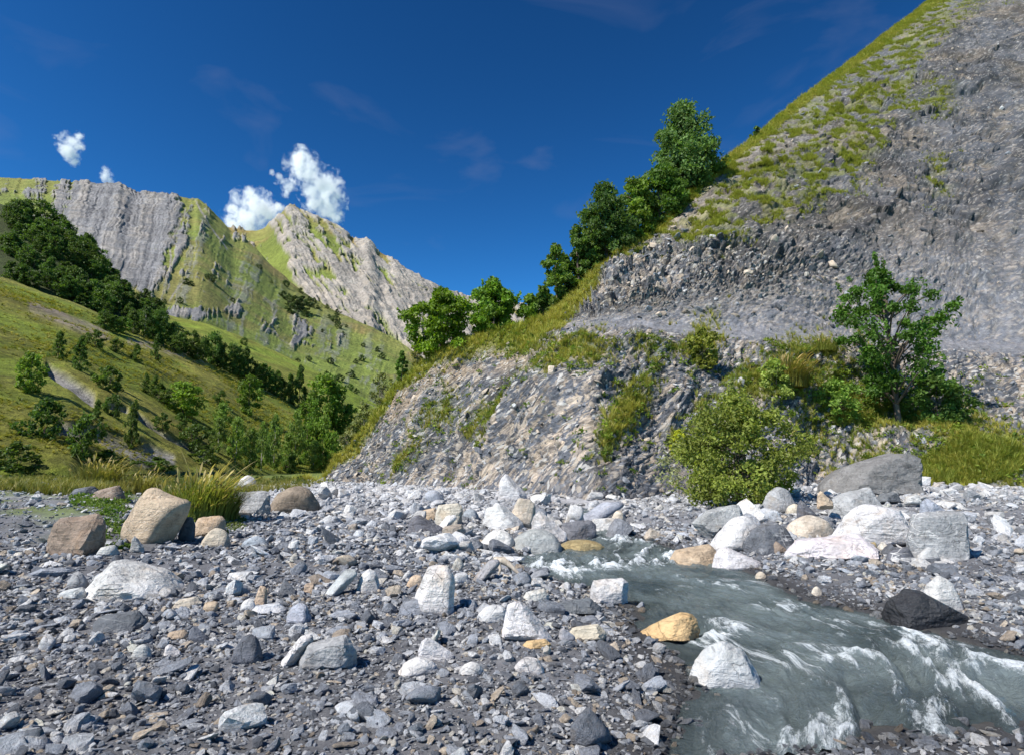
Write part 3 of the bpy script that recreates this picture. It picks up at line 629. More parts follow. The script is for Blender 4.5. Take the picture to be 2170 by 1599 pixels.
def rock_mesh(name, seed, sub=3, dims=(1, 1, 1), profile=None, sharp=16, rough=0.07, nplanes=13):
    """angular stone: planes cut round a centre, softened edges, weathered surface; sits on z = 0"""
    r = np.random.default_rng(seed); D, F = ICO[sub]
    pn, pd = [], []
    if profile:
        pr = np.array(profile, float); ctr = (pr.max(0) + pr.min(0)) / 2; pr = (pr - ctr) / np.maximum((pr.max(0) - pr.min(0)) / 2, 1e-6)
        cc = pr.mean(0) * 0.5
        for k in range(len(pr)):
            a, b = pr[k], pr[(k + 1) % len(pr)]; e = b - a; n2 = np.array([e[1], -e[0]])
            if n2 @ (a - cc) < 0: n2 = -n2
            n2 = n2 / (np.linalg.norm(n2) + 1e-9)
            for tl in (-0.35, 0.35):
                n = np.array([n2[0], tl + r.uniform(-.2, .2), n2[1]]); d = n2 @ a; pn.append(n / np.linalg.norm(n)); pd.append(max(0.15, d) / np.linalg.norm(n) * 1.02)
        for sg in (-1, 1):
            for _ in range(3):
                n = np.array([r.uniform(-.55, .55), sg, r.uniform(-.1, .75)]); n /= np.linalg.norm(n); pn.append(n); pd.append(r.uniform(0.72, 1.0))
    else:
        g = np.pi * (3 - 5 ** 0.5)
        for k in range(nplanes):
            z = 1 - 2 * (k + 0.5) / nplanes; q = (1 - z * z) ** 0.5; n = np.array([q * math.cos(g * k), q * math.sin(g * k), z]) + r.normal(0, 0.32, 3)
            pn.append(n / np.linalg.norm(n)); pd.append(r.uniform(0.62, 1.0))
    pn = np.array(pn); pd = np.array(pd)
    q = np.clip(D @ pn.T, 0, None) / pd[None]
    R = 1.0 / ((q ** sharp).sum(1) ** (1.0 / sharp) + 1e-6)
    P = D * R[:, None]
    if not profile: P /= np.maximum(np.abs(P).max(0), 1e-6)
    else:
        lo_, hi_ = P.min(0), P.max(0); P = (P - (lo_ + hi_) / 2) / ((hi_ - lo_) / 2)
    nn = fbm(P * 1.6 + seed * 3.1, 4, seed) * rough * 1.5 + fbm(P * 5.0 + seed, 3, seed + 3, ridged=True) * rough * 0.45
    lay = fbm(np.stack([P[:, 0] * 0.8 + seed, P[:, 1] * 0.8, P[:, 2] * 5 + P[:, 0] * 1.2], -1), 3, seed + 8) * rough * 0.6
    P = P * (1 + nn + 0.35 * lay)[:, None]
    P = P * (np.array(dims) / 2)
    P[:, 2] -= P[:, 2].min()
    return make_mesh(name, P, F, sharp < 30)

TINT = {'white': (.59, .58, .565), 'cream': (.54, .475, .39), 'tan': (.46, .36, .26), 'grey': (.34, .34, .345), 'pale': (.50, .50, .50), 'slate': (.135, .142, .16),
        'blue': (.31, .335, .375), 'orange': (.55, .385, .20), 'brown': (.27, .21, .16), 'black': (.035, .036, .04), 'gold': (.33, .26, .13), 'shale': (.185, .18, .178)}
def rock_props(o, tint, vein=0.0, rough=0.85, k=0.06):
    c = np.array(TINT[tint]) * rng.uniform(1 - k, 1 + k) * (1 + rng.normal(0, 0.015, 3))
    o['col'] = [float(x) for x in np.clip(c, 0, 0.8)]; o['ofs'] = float(rng.uniform(0, 60)); o['vein'] = float(vein); o['rough'] = float(rough)

# x0, y0, x1, y1 in the photograph, tint, vein, profile, label
PYR = [(0, 0), (1, 0), (0.95, .12), (.55, .62), (.40, 1), (.22, .95), (.08, .45)]
SLAB = [(0, 0), (1, 0), (1, .45), (.8, 1), (.15, .75), (0, .3)]
WEDGE = [(0, 0), (1, 0), (.98, .35), (.3, 1), (.1, .8)]
TALL = [(.1, 0), (.95, 0), (1, .75), (.8, 1), (.35, 1), (0, .4)]
DOME = [(0, 0), (1, 0), (.97, .4), (.78, .85), (.5, 1), (.2, .8), (.02, .4)]
BIG = [(.28, 0), (.68, 0), (.98, .6), (1, .8), (.86, .84), (.52, 1), (.36, .97), (.02, .35), (.05, .18)]
LEAN = [(0, 0), (.35, 0), (1, .8), (.95, 1), (.6, .95), (.05, .25)]
BLOCK = [(.03, 0), (.97, 0), (1, .8), (.85, 1), (.12, .92), (0, .5)]
HERO = [
 (261,1040,390,1151,'tan',.25,BIG,'biggest angular tan boulder at left, leaning beside the tall grass'),
 (178,1187,396,1272,'white',.15,PYR,'smooth whitish pyramid boulder half sunk in dark sand at lower left'),
 (105,1096,211,1180,'brown',.2,BLOCK,'brown jagged boulder left of the big tan boulder'),
 (428,1122,488,1160,'cream',.1,DOME,'cream wedge stone right of the big tan boulder'),
 (411,1096,473,1137,'tan',.2,BLOCK,'brown stone behind the cream wedge stone'),
 (482,1042,573,1092,'grey',.25,BLOCK,'square grey boulder right of the tall grass'),
 (573,1034,676,1086,'brown',.1,DOME,'low grey-brown mound rock beyond the square grey boulder'),
 (378,1100,410,1147,'slate',.1,TALL,'dark stone wedged in the shade of the big tan boulder'),
 (276,1138,304,1169,'grey',.2,WEDGE,'small pointed grey stone in front of the big tan boulder'),
 (207,1155,249,1176,'pale',.1,SLAB,'pale flat stone between the brown boulder and the pointed stone'),
 (514,1137,568,1159,'blue',.3,DOME,'bluish flat stone on the dark sand flat'),
 (140,1213,181,1248,'grey',.1,DOME,'round grey stone left of the whitish pyramid boulder'),
 (130,1246,180,1268,'pale',.1,SLAB,'pale stone under the round grey stone at left'),
 (197,1298,304,1341,'slate',.2,SLAB,'broad dark slate slab below the pyramid boulder'),
 (398,1330,440,1364,'slate',.1,WEDGE,'dark angular slate lump left of the shingle pool of sand'),
 (354,1335,396,1354,'tan',0,SLAB,'thin tan plate beside the dark slate lump'),
 (281,1367,319,1396,'white',0,DOME,'white stone near the lower left corner'),
 (348,1367,382,1390,'white',.1,WEDGE,'white wedge stone right of the lower left white stone'),
 (541,1245,565,1282,'tan',.1,TALL,'upright brownish stone standing on end mid-left'),
 (510,1270,541,1294,'white',0,DOME,'white rounded stone below the upright brown stone'),
 (371,1265,426,1288,'cream',.1,SLAB,'cream stone right of the pyramid boulder tip'),
 (432,1275,460,1296,'tan',0,BLOCK,'orange-brown stone beside the cream stone'),
 (533,1282,605,1301,'pale',.2,SLAB,'long flat pale stone with dark streaks'),
 (606,1282,657,1321,'blue',.35,DOME,'round bluish stone with dark right side'),
 (496,1350,552,1407,'slate',.1,DOME,'dark stone stacked near the bottom edge'),
 (596,1353,657,1413,'white',.1,LEAN,'curved white stone near the bottom edge'),
 (641,1352,750,1418,'grey',.2,SLAB,'large rust-stained grey slab near the bottom edge'),
 (690,1210,754,1262,'pale',.3,LEAN,'pale split stone leaning left of the round white-capped stone'),
 (644,1236,665,1260,'tan',0,BLOCK,'small tan block among dark shingle'),
 (594,1230,628,1262,'slate',.1,WEDGE,'dark wedge beside the small tan block'),
 (881,1210,962,1302,'white',.1,TALL,'tall bright white boulder standing mid riverbed'),
 (862,1219,901,1246,'tan',0,DOME,'small tan stone against the tall white boulder'),
 (757,1209,804,1254,'white',.3,DOME,'round stone with white cap and grey base'),
 (847,1267,914,1304,'blue',.2,SLAB,'bluish slab at the foot of the tall white boulder'),
 (1013,1284,1078,1318,'white',.1,DOME,'low white stone left of the long white wedge'),
 (1068,1280,1172,1360,'white',.15,[(0,.2),(.95,0),(1,.12),(.5,.85),(.3,1),(.08,.9)],'long white wedge boulder near the stream bend'),
 (1067,1329,1105,1357,'slate',0,WEDGE,'small dark stone at the foot of the long white wedge'),
 (1110,1355,1165,1374,'orange',0,SLAB,'flat orange stone in front of the long white wedge'),
 (1205,1325,1282,1357,'cream',.1,SLAB,'flat beige plate at the edge of the dark sand'),
 (1184,1333,1218,1356,'blue',.1,WEDGE,'bluish stone left of the flat beige plate'),
 (887,1355,961,1398,'pale',.05,WEDGE,'flat beige wedge plate on dark gravel, lower centre'),
 (1091,1393,1150,1425,'white',0,DOME,'white stone by the bottom edge, right of centre'),
 (848,1398,926,1432,'white',.1,DOME,'white stone by the bottom edge under the beige wedge plate'),
 (975,1405,1024,1430,'white',0,DOME,'small white stone by the bottom edge at centre'),
 (1252,1230,1331,1283,'white',.2,BLOCK,'white block with dark foot standing at the water edge'),
 (1002,1188,1058,1233,'grey',.2,LEAN,'tilted grey plank-like rock beside the driftwood'),
 (1168,1270,1270,1302,'slate',.1,SLAB,'long dark slab beside the white block at the water edge'),
 (1109,1248,1162,1272,'white',.1,SLAB,'flat white stone left of the long dark slab'),
 (1078,1125,1193,1178,'grey',.15,DOME,'rounded dark grey boulder dipping into the pool'),
 (1186,1105,1262,1148,'slate',.15,BLOCK,'dark square block standing in the stream head'),
 (1124,1087,1198,1145,'white',.1,WEDGE,'white boulder behind the rounded dark grey boulder'),
 (1180,1146,1285,1172,'gold',.05,DOME,'wet golden rock under the dark square block'),
 (1020,1125,1092,1162,'white',.2,DOME,'whitish boulder left of the rounded dark grey boulder'),
 (1022,1070,1112,1122,'pale',.3,[(0,.3),(.3,0),(1,.05),(.9,.4),(.45,1),(.1,.85)],'pale grey slab boulder at the end of the gravel bar'),
 (1080,1060,1133,1116,'cream',.3,TALL,'banded stone standing upright by the stream head'),
 (923,1069,978,1112,'cream',.1,BLOCK,'cream block among the gravel bar boulders'),
 (882,1077,930,1102,'tan',.1,SLAB,'tan flat stone left of the cream block'),
 (862,1095,943,1133,'slate',.2,WEDGE,'dark slate wedge in front of the cream block'),
 (919,1093,966,1128,'white',.1,LEAN,'white stone leaning against the dark slate wedge'),
 (978,1079,1015,1102,'blue',.1,DOME,'smooth bluish cobble right of the cream block'),
 (1215,1065,1322,1111,'blue',.2,LEAN,'long inclined slate slab across the stream head'),
 (1295,1083,1326,1110,'cream',0,DOME,'small cream stone at the right end of the inclined slab'),
 (1250,1099,1306,1129,'white',.1,BLOCK,'white stone under the inclined slate slab'),
 (893,1040,941,1064,'blue',.2,DOME,'bluish boulder at the foot of the cliff'),
 (1344,1305,1480,1360,'orange',.05,[(0,0),(1,0),(1,.55),(.92,.98),(.62,1),(.42,.62),(.1,.25)],'bright orange boulder standing in the stream'),
 (1458,1369,1606,1470,'pale',.05,DOME,'broad pale grey boulder at the bottom edge by the water'),
 (1500,1098,1622,1172,'pale',.1,[(.0,.1),(.15,0),(1,.1),(1,.6),(.72,1),(.45,.95),(.1,.4)],'smooth greenish-white boulder on the right bank'),
 (1580,1112,1690,1171,'slate',.9,DOME,'dark rounded boulder netted with white veins'),
 (1470,1073,1576,1139,'grey',.3,[(.3,0),(.45,.0),(1,.6),(.9,1),(.3,.85),(0,.5)],'overhanging grey-tan rock under the willow'),
 (1668,1096,1772,1140,'cream',.15,DOME,'cream boulder behind the white-veined boulder'),
 (1758,1073,1938,1160,'white',.45,[(0,.2),(.1,0),(1,.05),(1,.5),(.85,.92),(.5,1),(.25,.75)],'largest whitish boulder on the right bank'),
 (1668,1136,1862,1186,'white',.2,SLAB,'long low white rock in front of the right bank boulders'),
 (1638,1148,1668,1171,'brown',0,WEDGE,'small brown triangular stone by the veined boulder'),
 (1618,1036,1690,1088,'grey',.2,DOME,'grey boulder at the right of the willow stems'),
 (1665,1068,1702,1091,'cream',.05,DOME,'cream cobble below the grey boulder by the willow'),
 (1689,1062,1732,1102,'slate',.3,WEDGE,'dark triangular stone right of the cream cobble'),
 (1754,1035,1867,1100,'grey',.3,SLAB,'broad grey slab behind the largest whitish boulder'),
 (1933,1087,2055,1188,'grey',.7,BLOCK,'big square grey boulder with white crust at the right'),
 (1950,1163,1990,1191,'pale',.1,DOME,'small pale stone at the foot of the big square boulder'),
 (1961,1230,2040,1305,'white',.2,DOME,'mottled white boulder above the black wet rock'),
 (1888,1255,2050,1330,'black',0,[(0,0),(1,0),(.95,.35),(.4,.95),(.22,1),(.02,.75)],'black wet rock sloping into the water at right'),
 (1511,1163,1618,1208,'white',.25,WEDGE,'white wedge stone at the right shore'),
 (1420,1156,1530,1202,'tan',.1,SLAB,'wet tan ledge rock in the rapids'),
 (1836,1150,1859,1172,'gold',0,BLOCK,'small yellow-brown stone below the largest whitish boulder'),
 (1720,1244,1743,1262,'cream',0,DOME,'small cream ball of stone on the wet shingle'),
 (1602,1212,1624,1226,'cream',0,DOME,'small cream stone at the edge of the right shore'),
 (1954,1058,2003,1091,'blue',.2,WEDGE,'slate-blue stone above the big square boulder'),
 (1918,1046,1951,1066,'pale',.2,SLAB,'pale veined stone at the top of the right boulder bank'),
 (1860,1042,1906,1062,'slate',.1,SLAB,'dark flat stone on the crest of the right bank'),
 (1732,1042,1766,1073,'tan',.1,WEDGE,'tan pointed stone behind the dark triangular stone'),
 (1880,1161,1936,1191,'slate',.8,SLAB,'veined slab left of the big square boulder'),
 (1728,958,1938,1050,'shale',.1,[(0,0),(1,0),(1,.9),(.75,1),(.3,.7),(.05,.3)],'broad weathered grey outcrop above the right boulder bank'),
 (505,1008,545,1032,'white',.1,DOME,'white boulder beyond the tall grass'),
 (200,1030,262,1060,'brown',.2,SLAB,'reddish-brown stone heap behind the big tan boulder'),
 (150,1030,205,1052,'slate',.1,SLAB,'dark flat rock at the left edge among grass'),
 (1055,1009,1116,1062,'pale',.6,WEDGE,'pale veined rock fin at the cliff foot'),
]
hero_xy = []
for k, (x0, y0, x1, y1, tint, vein, prof, lab) in enumerate(HERO):
    p = on_flat(np.array([(x0 + x1) / 2]), np.array([float(y1)]), 0.0)[0]
    for _ in range(3):
        gz = float(ground_z(np.array([p[0]]), np.array([p[1]]))[0]); gz = max(gz, WATER_Z - 0.06)
        p = on_flat(np.array([(x0 + x1) / 2]), np.array([float(y1)]), gz)[0]
    d = p[1] / math.cos(PITCH); w = (x1 - x0) * d / FPX; dp = w * rng.uniform(0.6, 0.8)
    if prof is SLAB: dp = w * 0.75
    h = max(((y1 - y0) * d / FPX) - dp * 0.45 * CAM_H / d, 0.22 * w)
    me = rock_mesh('rock', 1000 + k, 5 if (x1 - x0) > 130 else 4 if (x1 - x0) > 45 else 3, (w * 1.03, dp, h * 1.25), prof, sharp=[18, 34, 60][(k * 7) % 3] if prof is not DOME else [10, 16, 24][k % 3], rough=0.06)
    ang = rng.uniform(-0.12, 0.12)
    name = 'boulder' if w > 0.45 else 'stone'
    o = link(name, me, M_ROCK, loc=(p[0] * (1 + dp * 0.42 / p[1]), p[1] + dp * 0.42, gz - h * 0.22), rot=(0, 0, ang))
    rock_props(o, tint, vein, 0.35 if tint in ('black', 'gold') else 0.85)
    thing(o, lab, name)
    hero_xy.append((p[0] * (1 + dp * 0.42 / p[1]), p[1] + dp * 0.42, w * 0.5, lab, k))
HX = np.array([(a, b, c) for a, b, c, _, _ in hero_xy])

# --- shingle: the largest stones as objects, the rest as one mass
protos = []
for k in range(14):
    flat = k < 9
    me = rock_mesh('shingle_form', 500 + k, 3, (2, rng.uniform(1.1, 1.7), rng.uniform(.28, .6) if flat else rng.uniform(0.9, 1.4)), None, sharp=[24, 60, 40][k % 3], rough=0.05, nplanes=[8, 10, 9][k % 3])
    V_ = np.empty(len(me.vertices) * 3, np.float32); me.vertices.foreach_get('co', V_); V_ = V_.reshape(-1, 3); V_[:, 2] -= V_[:, 2].max() * 0.42
    me.vertices.foreach_set('co', V_.ravel()); me.materials.append(M_ROCK); protos.append(me)

def gn_scatter(name, pts, rot, scl, idx, col, meshes, extra=None, **props):
    """one object whose points carry small copies of a few forms"""
    coll = bpy.data.collections.new(name + '_forms')
    for k, me in enumerate(meshes): coll.objects.link(bpy.data.objects.new('%s_form_%02d' % (name, k), me))
    me = bpy.data.meshes.new(name); me.vertices.add(len(pts)); me.vertices.foreach_set('co', np.asarray(pts, np.float32).ravel())
    def put(n, t, a, f): at_ = me.attributes.new(n, t, 'POINT'); at_.data.foreach_set(f, np.ascontiguousarray(a).ravel())
    put('rot', 'FLOAT_VECTOR', np.asarray(rot, np.float32), 'vector'); put('scl', 'FLOAT_VECTOR', np.asarray(scl, np.float32), 'vector')
    put('idx', 'INT', np.asarray(idx, np.int32), 'value')
    put('col', 'FLOAT_COLOR', np.concatenate([col, np.ones((len(col), 1))], 1).astype(np.float32), 'color')
    for n, a in (extra or {}).items(): put(n, 'FLOAT', np.asarray(a, np.float32), 'value')
    g = bpy.data.node_groups.new(name, 'GeometryNodeTree'); N, Lk = g.nodes, g.links
    g.interface.new_socket('Geometry', in_out='INPUT', socket_type='NodeSocketGeometry'); g.interface.new_socket('Geometry', in_out='OUTPUT', socket_type='NodeSocketGeometry')
    gi, go = N.new('NodeGroupInput'), N.new('NodeGroupOutput'); ip = N.new('GeometryNodeInstanceOnPoints')
    ci = N.new('GeometryNodeCollectionInfo'); ci.inputs['Collection'].default_value = coll; ci.inputs['Separate Children'].default_value = True; ci.inputs['Reset Children'].default_value = True
    def na(n, t): x = N.new('GeometryNodeInputNamedAttribute'); x.data_type = t; x.inputs['Name'].default_value = n; return x.outputs[0]
    er = N.new('FunctionNodeEulerToRotation'); Lk.new(na('rot', 'FLOAT_VECTOR'), er.inputs[0])
    Lk.new(gi.outputs[0], ip.inputs['Points']); Lk.new(ci.outputs[0], ip.inputs['Instance']); ip.inputs['Pick Instance'].default_value = True
    Lk.new(na('idx', 'INT'), ip.inputs['Instance Index']); Lk.new(er.outputs[0], ip.inputs['Rotation']); Lk.new(na('scl', 'FLOAT_VECTOR'), ip.inputs['Scale'])
    Lk.new(ip.outputs[0], go.inputs[0])
    o = link(name, me, None, **props)
    for m_ in {x for q in meshes for x in q.materials}: me.materials.append(m_)
    md = o.modifiers.new('scatter', 'NODES'); md.node_group = g
    return o

def stone_cols(n, r=rng):
    pal = np.array([(.13, .14, .16), (.215, .23, .26), (.33, .35, .385), (.46, .475, .50), (.68, .68, .68), (.46, .39, .31), (.28, .235, .19), (.58, .545, .48)])
    c = pal[r.choice(8, n, p=[.17, .21, .19, .15, .15, .05, .03, .05])]
    return np.clip(c * r.uniform(0.8, 1.2, (n, 1)), 0.03, 0.74)

def bed_points(n, y0, y1, pw):
    y = (y0 ** pw + (y1 ** pw - y0 ** pw) * rng.random(n)) ** (1 / pw); t = rng.uniform(-1.0, 1.0, n)
    x = t * y
    return x, y
pts_all = []
for n, y0, y1, pw, smed, ssig, smax in [(60000, 2.8, 8, 1.7, .014, .55, .06), (52000, 5, 14, 1.6, .024, .55, .10), (40000, 9, 24, 1.5, .04, .5, .16), (26000, 18, 52, 1.4, .075, .48, .32), (2600, 3.2, 14, 1.5, .06, .45, .17), (1300, 8, 30, 1.4, .14, .45, .4)]:
    x, y = bed_points(n, y0, y1, pw); s_ = np.minimum(smed * np.exp(rng.normal(0, ssig, n)), smax); pts_all.append(np.stack([x, y, s_], -1))
def pix_pts(n_, x0, x1, y0, y1, smed, smax):
    q = on_flat(rng.uniform(x0, x1, n_), rng.uniform(y0, y1, n_), 0.1); return np.stack([q[:, 0], q[:, 1], np.minimum(smed * np.exp(rng.normal(0, .45, n_)), smax)], -1)
PALE = [pix_pts(230, 720, 1250, 1040, 1105, .17, .45), pix_pts(110, 860, 1180, 1090, 1160, .12, .26), pix_pts(130, 1590, 2150, 1045, 1110, .24, .6), pix_pts(90, 1600, 2150, 1110, 1200, .14, .3), pix_pts(120, 560, 900, 1035, 1060, .2, .45)]
for a, b, r_ in HX:
    m_ = 16; an = rng.uniform(3.3, 6.1, m_) if True else 0; rr_ = r_ * rng.uniform(.85, 1.25, m_)
    PALE.append(np.stack([a + np.cos(an) * rr_, b + np.sin(an) * rr_ * .7, np.clip(r_ * rng.uniform(.06, .2, m_), .015, .12)], -1))
npale = sum(len(q) for q in PALE)
SP = np.concatenate(pts_all + PALE); is_pale = np.arange(len(SP)) >= len(SP) - npale
sd_ = stream_sd(SP[:, 0], SP[:, 1]); gz_ = ground_z(SP[:, 0], SP[:, 1], sd_)
spx, spy = project(np.stack([SP[:, 0], SP[:, 1], gz_], -1))
keep = (spx > -120) & (spx < 2300)
# hill foot
hb = np.interp(spx, KX, B_D); keep &= SP[:, 1] < hb + 1.2
keep &= (SP[:, 1] < 52)
# under water: only a few, larger ones
keep &= (sd_ > -0.05) | ((rng.random(len(SP)) < 0.25) & (SP[:, 2] > 0.03))
# sand flats hold few stones
sandm = fbm(np.stack([SP[:, 0], SP[:, 1], 0 * gz_], -1) * 0.55, 3, 200)
sandp = sm(sandm, 0.12, 0.34) * 0.75 + sum(blob(spx, spy, *q) for q in [(420, 1195, 200, 16), (580, 1120, 60, 20), (450, 1320, 80, 22), (1330, 1385, 150, 22), (200, 1330, 50, 40), (1600, 1235, 60, 10), (900, 1110, 40, 12)]) * 0.85
keep &= rng.random(len(SP)) > np.clip(sandp, 0, 0.93) * np.where(SP[:, 2] > 0.07, 0.9, 0.72)
# vegetated left bank
lb = (spx < 520) & (spy < 1125) | (spx < 330) & (spy < 1165) | (SP[:, 1] > 27) & (spx < 640)
keep &= ~lb | (rng.random(len(SP)) < 0.22)
# not inside the named boulders
dd = np.full(len(SP), 9.0)
for a, b, r_ in HX: dd = np.minimum(dd, np.hypot(SP[:, 0] - a, SP[:, 1] - b) - r_ * 0.8)
keep &= (dd > SP[:, 2] * 1.1) | (is_pale & (SP[:, 2] < .13))
SP, gz_, sd_, spx, spy, is_pale = SP[keep], gz_[keep], sd_[keep], spx[keep], spy[keep], is_pale[keep]
n = len(SP); cols = stone_cols(n)
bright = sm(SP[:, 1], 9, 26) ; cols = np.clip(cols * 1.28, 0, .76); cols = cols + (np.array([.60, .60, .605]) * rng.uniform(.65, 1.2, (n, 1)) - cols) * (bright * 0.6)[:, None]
wp_ = is_pale & (SP[:, 2] > .05) & (rng.random(n) < .6); cols[wp_] = np.array([.66, .65, .635]) * rng.uniform(.7, 1.1, (wp_.sum(), 1))
wetm = (1 - sm(sd_, 0.0, 0.28)) * (SP[:, 2] < 0.07); cols = cols * (1 - 0.6 * wetm)[:, None]
idx = rng.integers(0, 14, n); sc = SP[:, 2][:, None] * rng.uniform(0.75, 1.3, (n, 3))
rot = np.stack([rng.normal(0, .35, n), rng.normal(0, .35, n), rng.uniform(0, 6.28, n)], -1)
zpos = gz_ + SP[:, 2] * np.where(idx < 9, 0.12, 0.3) * rng.uniform(0.3, 1.3, n)
loc = np.stack([SP[:, 0], SP[:, 1], zpos], -1)
show = SP[:, 2] / SP[:, 1]; inframe = (spx > 20) & (spx < 2150) & (spy < 1590) & (sd_ > -0.1)
order = np.argsort(-np.where(inframe, show, 0)); ind = order[:200]
is_ind = np.zeros(n, bool); is_ind[ind] = True
LAND = [q for q in hero_xy]
for i in ind:
    o = link('stone', protos[idx[i]], None, loc=loc[i].tolist(), rot=rot[i].tolist(), scale=sc[i].tolist())
    c = cols[i]; o['col'] = [float(v) for v in c]; o['ofs'] = float(rng.uniform(0, 60)); o['vein'] = 0.15; o['rough'] = 0.85
    lum = c.mean(); warm = c[0] / c[2]
    cw = ('tan' if lum > 0.3 else 'brown') if warm > 1.25 else ('white' if lum > .52 else 'pale grey' if lum > .36 else 'mid-grey' if lum > .2 else 'dark slate')
    dist = np.hypot(HX[:, 0] - loc[i][0], HX[:, 1] - loc[i][1]); j = int(np.argmin(dist)); hl = hero_xy[j][3].split(',')[0]
    for cn in (' in ', ' at ', ' near ', ' left of ', ' right of ', ' behind ', ' beside ', ' under ', ' below ', ' above ', ' with ', ' by ', ' of ', ' on ', ' among '):
        if len(hl.split()) > 4: hl = hl.split(cn)[0]
    dx, dy = loc[i][0] - HX[j, 0], loc[i][1] - HX[j, 1]
    rel = ('right of' if dx > 0 else 'left of') if abs(dx) > abs(dy) else ('behind' if dy > 0 else 'in front of')
    lab = '%s %s stone %s the %s' % (cw, 'flat' if idx[i] < 9 else 'lumpy', rel, hl)
    thing(o, ' '.join(lab.split()[:16]), 'stone', 'loose stones strewn over the riverbed')
rest = ~is_ind
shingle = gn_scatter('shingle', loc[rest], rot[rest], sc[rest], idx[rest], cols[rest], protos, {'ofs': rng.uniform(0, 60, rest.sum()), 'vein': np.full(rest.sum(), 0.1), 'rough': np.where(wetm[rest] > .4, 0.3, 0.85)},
                     kind='stuff', label='grey shingle and cobbles covering the riverbed', category='shingle')

# --- rock rubble lying on the cliff and the slope above
hv = np.nonzero(((V > 0.05) & (V < 3.9)).ravel())[0]
w_ = (0.45 + 0.8 * craggy + 0.5 * np.clip(tb, 0, 1)).ravel()[hv] * (1 - 0.8 * gm.ravel()[hv]); w_ /= w_.sum()
NRB = 4200; pick = rng.choice(hv, NRB, p=w_); hp = H.reshape(-1, 3)[pick] + rng.normal(0, .02, (NRB, 3)); hn = Nf.reshape(-1, 3)[pick]
dep = hp[:, 1]; s_ = np.minimum(0.075 * np.exp(rng.normal(0, .6, NRB)), 0.42)
vv = V.ravel()[pick]; s_ = np.where((vv > 3), np.where(HPX.ravel()[pick] > 1300, np.minimum(s_ * 1.9, .6), np.minimum(s_, .16)), s_)
cc = stone_cols(NRB) * 0.8; wb = rng.random(NRB) < 0.38; cc[wb] = np.array([.50, .42, .335]) * rng.uniform(.75, 1.25, (wb.sum(), 1))
order = np.argsort(-(s_ / dep)); big_i = order[:150]; bm_ = np.zeros(NRB, bool); bm_[big_i] = True
rt = np.stack([rng.normal(0.5, .4, NRB), rng.normal(-.35, .4, NRB), rng.uniform(0, 6.28, NRB)], -1); ix = rng.integers(0, 14, NRB); sc3 = s_[:, None] * rng.uniform(.7, 1.35, (NRB, 3))
for i in big_i:
    o = link('rock', protos[ix[i]], None, parent=hill, loc=hp[i].tolist(), rot=rt[i].tolist(), scale=sc3[i].tolist())
    o['col'] = [float(v) for v in cc[i]]; o['ofs'] = float(rng.uniform(0, 60)); o['vein'] = 0.2; o['rough'] = 0.9
r2_ = ~bm_
rub = gn_scatter('hillside_rubble', hp[r2_], rt[r2_], sc3[r2_], ix[r2_], cc[r2_], protos, {'ofs': rng.uniform(0, 60, r2_.sum()), 'vein': np.full(r2_.sum(), .1), 'rough': np.full(r2_.sum(), .9)}, kind='stuff', label='loose rubble scattered over the cliff and slope', category='rubble')

# ------------------------------------------------------------------ grass
def tuft(seed, blades=16, h=1.0, spread=0.35, w=0.035, droop=0.35, head=False):
    r = np.random.default_rng(seed); V_, F_, sh_ = [], [], []
    for b in range(blades):
        a = r.uniform(0, 6.28); hh = h * r.uniform(.55, 1.0); ro = r.uniform(0, .12) * h; out = spread * r.uniform(.3, 1.2) * hh; dr = droop * r.uniform(.2, 1.2)
        dx, dy = math.cos(a), math.sin(a); sx, sy = -dy, dx; base_i = len(V_)
        for t in (0, .35, .7, 1.0):
            u = ro + out * t ** 1.7; z = hh * (t - dr * t ** 3 * .55); ww = w * h * (1 - t * .85) * .5
            if head and t > .65: ww = w * h * .55 * (1.6 if t < .9 else .4)
            V_ += [(dx * u - sx * ww, dy * u - sy * ww, z), (dx * u + sx * ww, dy * u + sy * ww, z)]; q = r.uniform(.75, 1.25) * (.7 + .5 * t); sh_ += [q, q]
        for k in range(3): F_.append((base_i + 2 * k, base_i + 2 * k + 1, base_i + 2 * k + 3, base_i + 2 * k + 2))
    me = make_mesh('tuft', np.array(V_), np.array(F_), True, {'shade': np.array(sh_)}); me.materials.append(M_GRASS); return me
TUFTS = [tuft(k, 18, 1.0, [.35, .6, .9, .45][k % 4], .05) for k in range(4)]
def leaf_sprig(seed, n=26, r_=0.5, leaf=0.16):
    r = np.random.default_rng(seed); P = r.normal(0, 1, (n, 3)); P /= np.linalg.norm(P, axis=1, keepdims=True); P *= (r.random((n, 1)) ** .4) * r_; P[:, 2] = np.abs(P[:, 2]) * .8
    me = leaf_cloud('sprig', P, np.full(n, leaf), r); return me
def leaf_cloud(name, P, size, r, shade=None, elong=1.5):
    """one small folded blade per point"""
    n = len(P); a = r.normal(0, 1, (n, 3)); a[:, 2] -= .3; a /= np.linalg.norm(a, axis=1, keepdims=True)
    b = r.normal(0, 1, (n, 3)); b -= (b * a).sum(1, keepdims=True) * a; b /= np.linalg.norm(b, axis=1, keepdims=True)
    c_ = np.cross(a, b); s_ = (np.asarray(size) * r.uniform(.65, 1.3, n))[:, None]
    v = np.stack([P - a * s_ * elong * .5, P + b * s_ * .42 + c_ * s_ * .12, P + a * s_ * elong * .5, P - b * s_ * .42 + c_ * s_ * .12], 1).reshape(-1, 3)
    f = np.arange(4 * n).reshape(n, 4); sh = (np.ones(n) if shade is None else shade) * r.uniform(.72, 1.28, n)
    me = make_mesh(name, v, f, False, {'shade': np.repeat(sh, 4)}); me.materials.append(M_LEAF); return me
SPRIGS = [leaf_sprig(k, 30, .5, .17) for k in range(3)]

